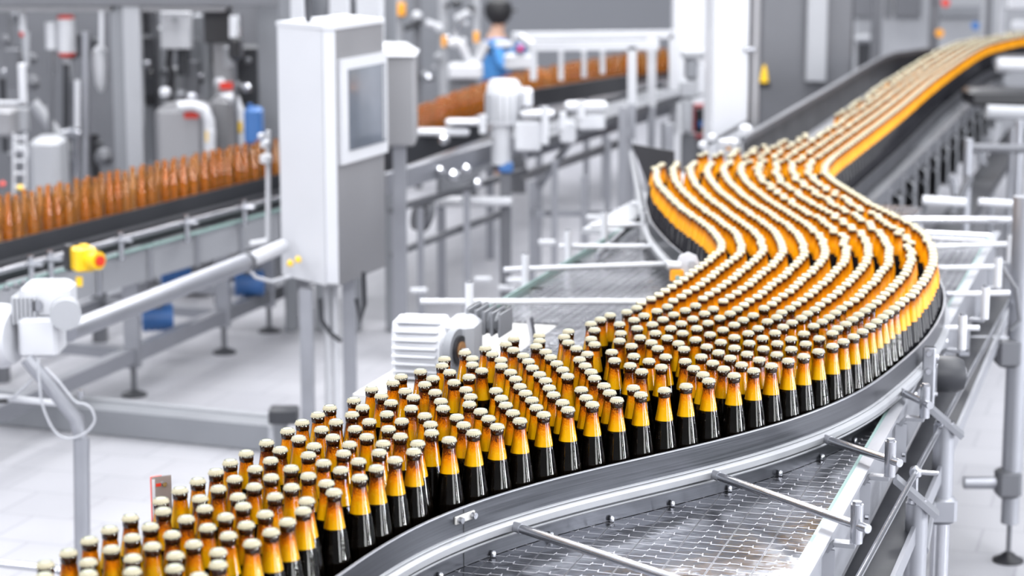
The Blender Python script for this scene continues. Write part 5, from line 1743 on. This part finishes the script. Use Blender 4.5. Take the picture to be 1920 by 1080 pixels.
# white pillar machine, panel, cart
t = thing('white_column', 'broad bright white machine column in the upper middle', 'column', (P(1375, 250, 10.9).x, 10.9, 0))
a, b = P(1334, 100, 10.8), P(1408, -60, 10.8)
MB().box(((a.x + b.x) / 2, 11.0, b.z / 2), (b.x - a.x, 0.4, b.z), bev=0.012).build('column', M['white'], t)
a, b = P(1408, 100, 10.86), P(1428, -60, 10.86)
MB().box(((a.x + b.x) / 2, 11.02, b.z / 2), (b.x - a.x, 0.32, b.z), bev=0.006).build('side_profile', M['panel'], t)
c = P(1405, 93, 10.8)
MB().tube([c + Vector((-0.02, 0, 0)), c + Vector((0.03, -0.02, 0))], 0.014).build('latch', M['steel'], t)
t = thing('white_bracket', 'white bracket with knobs at the foot of the white column', 'bracket', tuple(P(1370, 290, 10.2)))
MB().beam(P(1325, 270, 10.2), P(1400, 228, 10.4), 0.02, 0.02).build('handle_bar', M['dim'], t, smooth=False)
pixbox(MB(), 1345, 262, 1390, 295, 10.2, 0.08, bev=0.015).build('block', M['white'], t)
pixbox(MB(), 1388, 235, 1412, 262, 10.2, 0.08, bev=0.015).build('block', M['white'], t)
for x, y in ((1355, 267), (1318, 272), (1335, 258), (1365, 268)):
    q = P(x, y, 10.1)
    MB().lathe([(0, -.02), (.022, -.01), (.022, .01), (0, .02)], q, 14).build('knob', M['white'], t)
q = P(1366, 279, 10.1)
MB().lathe([(0, -.012), (.015, 0), (0, .012)], q, 14).build('orange_button', M['orange'], t)
t = thing('machine_housing', 'pale flat machine panel left of the broad white column', 'panel', (P(1298, 100, 14.5).x, 14.5, 0))
a, b = P(1262, 100, 14.4), P(1340, -60, 14.4)
MB().box(((a.x + b.x) / 2, 14.5, b.z / 2), (b.x - a.x, 0.2, b.z), bev=0.01).build('panel', M['white'], t)
t = thing('fitting_stack', 'grey-green valve assembly in front of the pale panel', 'valve', (P(1295, 250, 12.6).x, 12.6, 0))
for x0, y0, x1, y1, m_ in ((1278, 92, 1325, 112, 'lightgrey'), (1285, 112, 1310, 150, 'grey'), (1275, 150, 1312, 185, 'lightgrey'), (1278, 185, 1300, 250, 'lightgrey'), (1305, 120, 1340, 180, 'white')):
    pixbox(MB(), x0, y0, x1, y1, 12.6, 0.12, bev=0.015).build('block', M[m_], t)
q = P(1290, 250, 12.7)
MB().beam(down(q), q, 0.08, 0.08).build('stand', M['dim'], t, smooth=False)
t = thing('red_cart', 'dark cart with a red frame and orange and blue contents beside the column', 'cart', (P(1315, 255, 12.9).x, 12.9, 0))
pixbox(MB(), 1303, 202, 1345, 250, 12.95, 0.25, bev=0.01).build('tray', M['dark'], t)
for x0, y0, x1, y1 in ((1298, 196, 1345, 203), (1298, 196, 1304, 258), (1296, 252, 1345, 260)):
    pixbox(MB(), x0, y0, x1, y1, 12.9, 0.05).build('red_bar', mat('dark_red', (0.35, 0.04, 0.05), 0.5), t)
pixbox(MB(), 1318, 232, 1334, 250, 12.9, 0.03).build('orange_box', M['orange'], t)
pixbox(MB(), 1310, 228, 1322, 240, 12.91, 0.03).build('blue_box', M['blue'], t)
q = P(1318, 258, 13.0)
MB().beam(down(q), q, 0.2, 0.2).build('base', M['dim'], t, smooth=False)
for i, x in enumerate((1255, 1168)):
    q = P(x, 262, 11.4 if i else 11.0)
    t = thing('steel_post', ['thin steel post rising left of the red-framed cart', 'tall grey steel post beneath the white guard frame'][i], 'post', (q.x, q.y, 0))
    MB().beam(down(q), P(x, 232 if i == 0 else 200, q.y), 0.045, 0.045).build('post', M['satin'], t, smooth=False)
    MB().box((q.x, q.y, 0.01), (0.12, 0.12, 0.02)).build('base_plate', M['satin'], t)

# ------------------------------------------------------------------ right background
t = thing('steel_enclosure', 'dull brushed steel enclosure wall behind the straight run of bottles', 'enclosure', (P(1500, 100, 15.5).x, 15.5, 0))
a, b = P(1425, 100, 15.2), P(1605, -60, 15.2)
MB().box(((a.x + b.x) / 2, 15.5, b.z / 2), (b.x - a.x, 0.6, b.z), bev=0.02).build('housing', M['dim'], t)
a, b = P(1512, 155, 15.1), P(1556, -60, 15.1)
MB().box(((a.x + b.x) / 2, 15.15, (a.z + b.z) / 2), (b.x - a.x, 0.06, b.z - a.z), bev=0.01).build('light_duct', M['lightgrey'], t)
q = P(1433, 138, 15.0)
MB().lathe([(0.03, -0.06), (0.022, 0.0), (0.008, 0.06)], q, 14).build('yellow_cone', M['yellow'], t)
MB().box(tuple(q + Vector((0.0, 0.02, -0.08))), (0.09, 0.06, 0.04)).build('black_block', M['black'], t)
t = thing('white_machine', 'pale machine with dark windows behind the far end of the bottles', 'machine', (P(1700, 60, 20).x, 20, 0))
a, b = P(1596, 300, 20), P(2000, -90, 20)
MB().box(((a.x + b.x) / 2, 20.5, b.z / 2), (b.x - a.x, 1.0, b.z), bev=0.02).build('housing', M['lightgrey'], t)
for x0, x1 in ((1600, 1640), (1660, 1672), (1678, 1728)):
    pixbox(MB(), x0, -40, x1, 32, 19.95, 0.06).build('window', M['dim'], t)
pixbox(MB(), 1756, 12, 1845, 32, 19.95, 0.05).build('window', M['grey'], t)
pixbox(MB(), 1608, 82, 1642, 130, 19.9, 0.06).build('opening', M['dark'], t)
pixbox(MB(), 1602, 65, 1640, 82, 19.85, 0.1, bev=0.03).build('rounded_cover', M['lightgrey'], t)
for x0, x1, m_, Y in ((1638, 1656, 'dim', 18.5), (1748, 1764, 'dim', 18), (1852, 1862, 'dim', 18.2), (1844, 1852, 'lightgrey', 18.2), (1878, 1888, 'white', 18.4)):
    machine_col(t, 'post', x0, x1, Y, m_=m_, d=0.08)
pixbox(MB(), 1890, -20, 1990, 20, 17.9, 0.1, bev=0.02).build('lamp_panel', M['white'], t)
pixbox(MB(), 1900, 38, 1990, 60, 17.9, 0.1, bev=0.02).build('white_block', M['white'], t)
for x, y, m_ in ((1761, 62, 'orange'), (1772, 5, 'red'), (1828, 48, 'blue')):
    q = P(x, y, 17.85)
    MB().tube([q, q + Vector((0, -0.03, 0))], 0.035, 16).build('round_marker', M[m_], t)
# right side floor structures
t = thing('service_rack', 'grey steel tube frame standing right of the straight conveyor', 'frame', (P(1815, 300, 10.3).x, 10.3, 0))
for x, y0, Y in ((1816, 260, 10.2), (1912, 225, 10.6), (1900, 240, 11.6)):
    q = P(x, y0, Y)
    MB().tube([down(q), q], 0.022).build('upright', M['satin'], t)
for x0, y0, x1, y1, Y, m_, r_ in ((1820, 277, 1960, 280, 10.4, 'dim', 0.022), (1730, 375, 1810, 380, 9.2, 'white', 0.020), (1835, 378, 1960, 386, 9.2, 'white', 0.016), (1820, 330, 1785, 400, 9.9, 'dim', 0.02), (1850, 210, 1960, 214, 11.8, 'lightgrey', 0.04), (1870, 122, 1990, 125, 15, 'white', 0.05)):
    MB().tube([P(x0, y0, Y), P(x1, y1, Y)], r_).build('cross_tube', M[m_], t)
MB().tube([P(1895, 620, 7.1), P(1912, 600, 7.1), P(1905, 540, 7.1), P(1880, 500, 7.2)], 0.008).build('cable', M['dim'], t)
pixbox(MB(), 1820, 170, 1990, 200, 13.0, 0.3, bev=0.02).build('dark_duct', M['black'], t)
pixbox(MB(), 1745, 108, 1990, 128, 15.6, 0.3, bev=0.02).build('conveyor_apron', M['dim'], t)
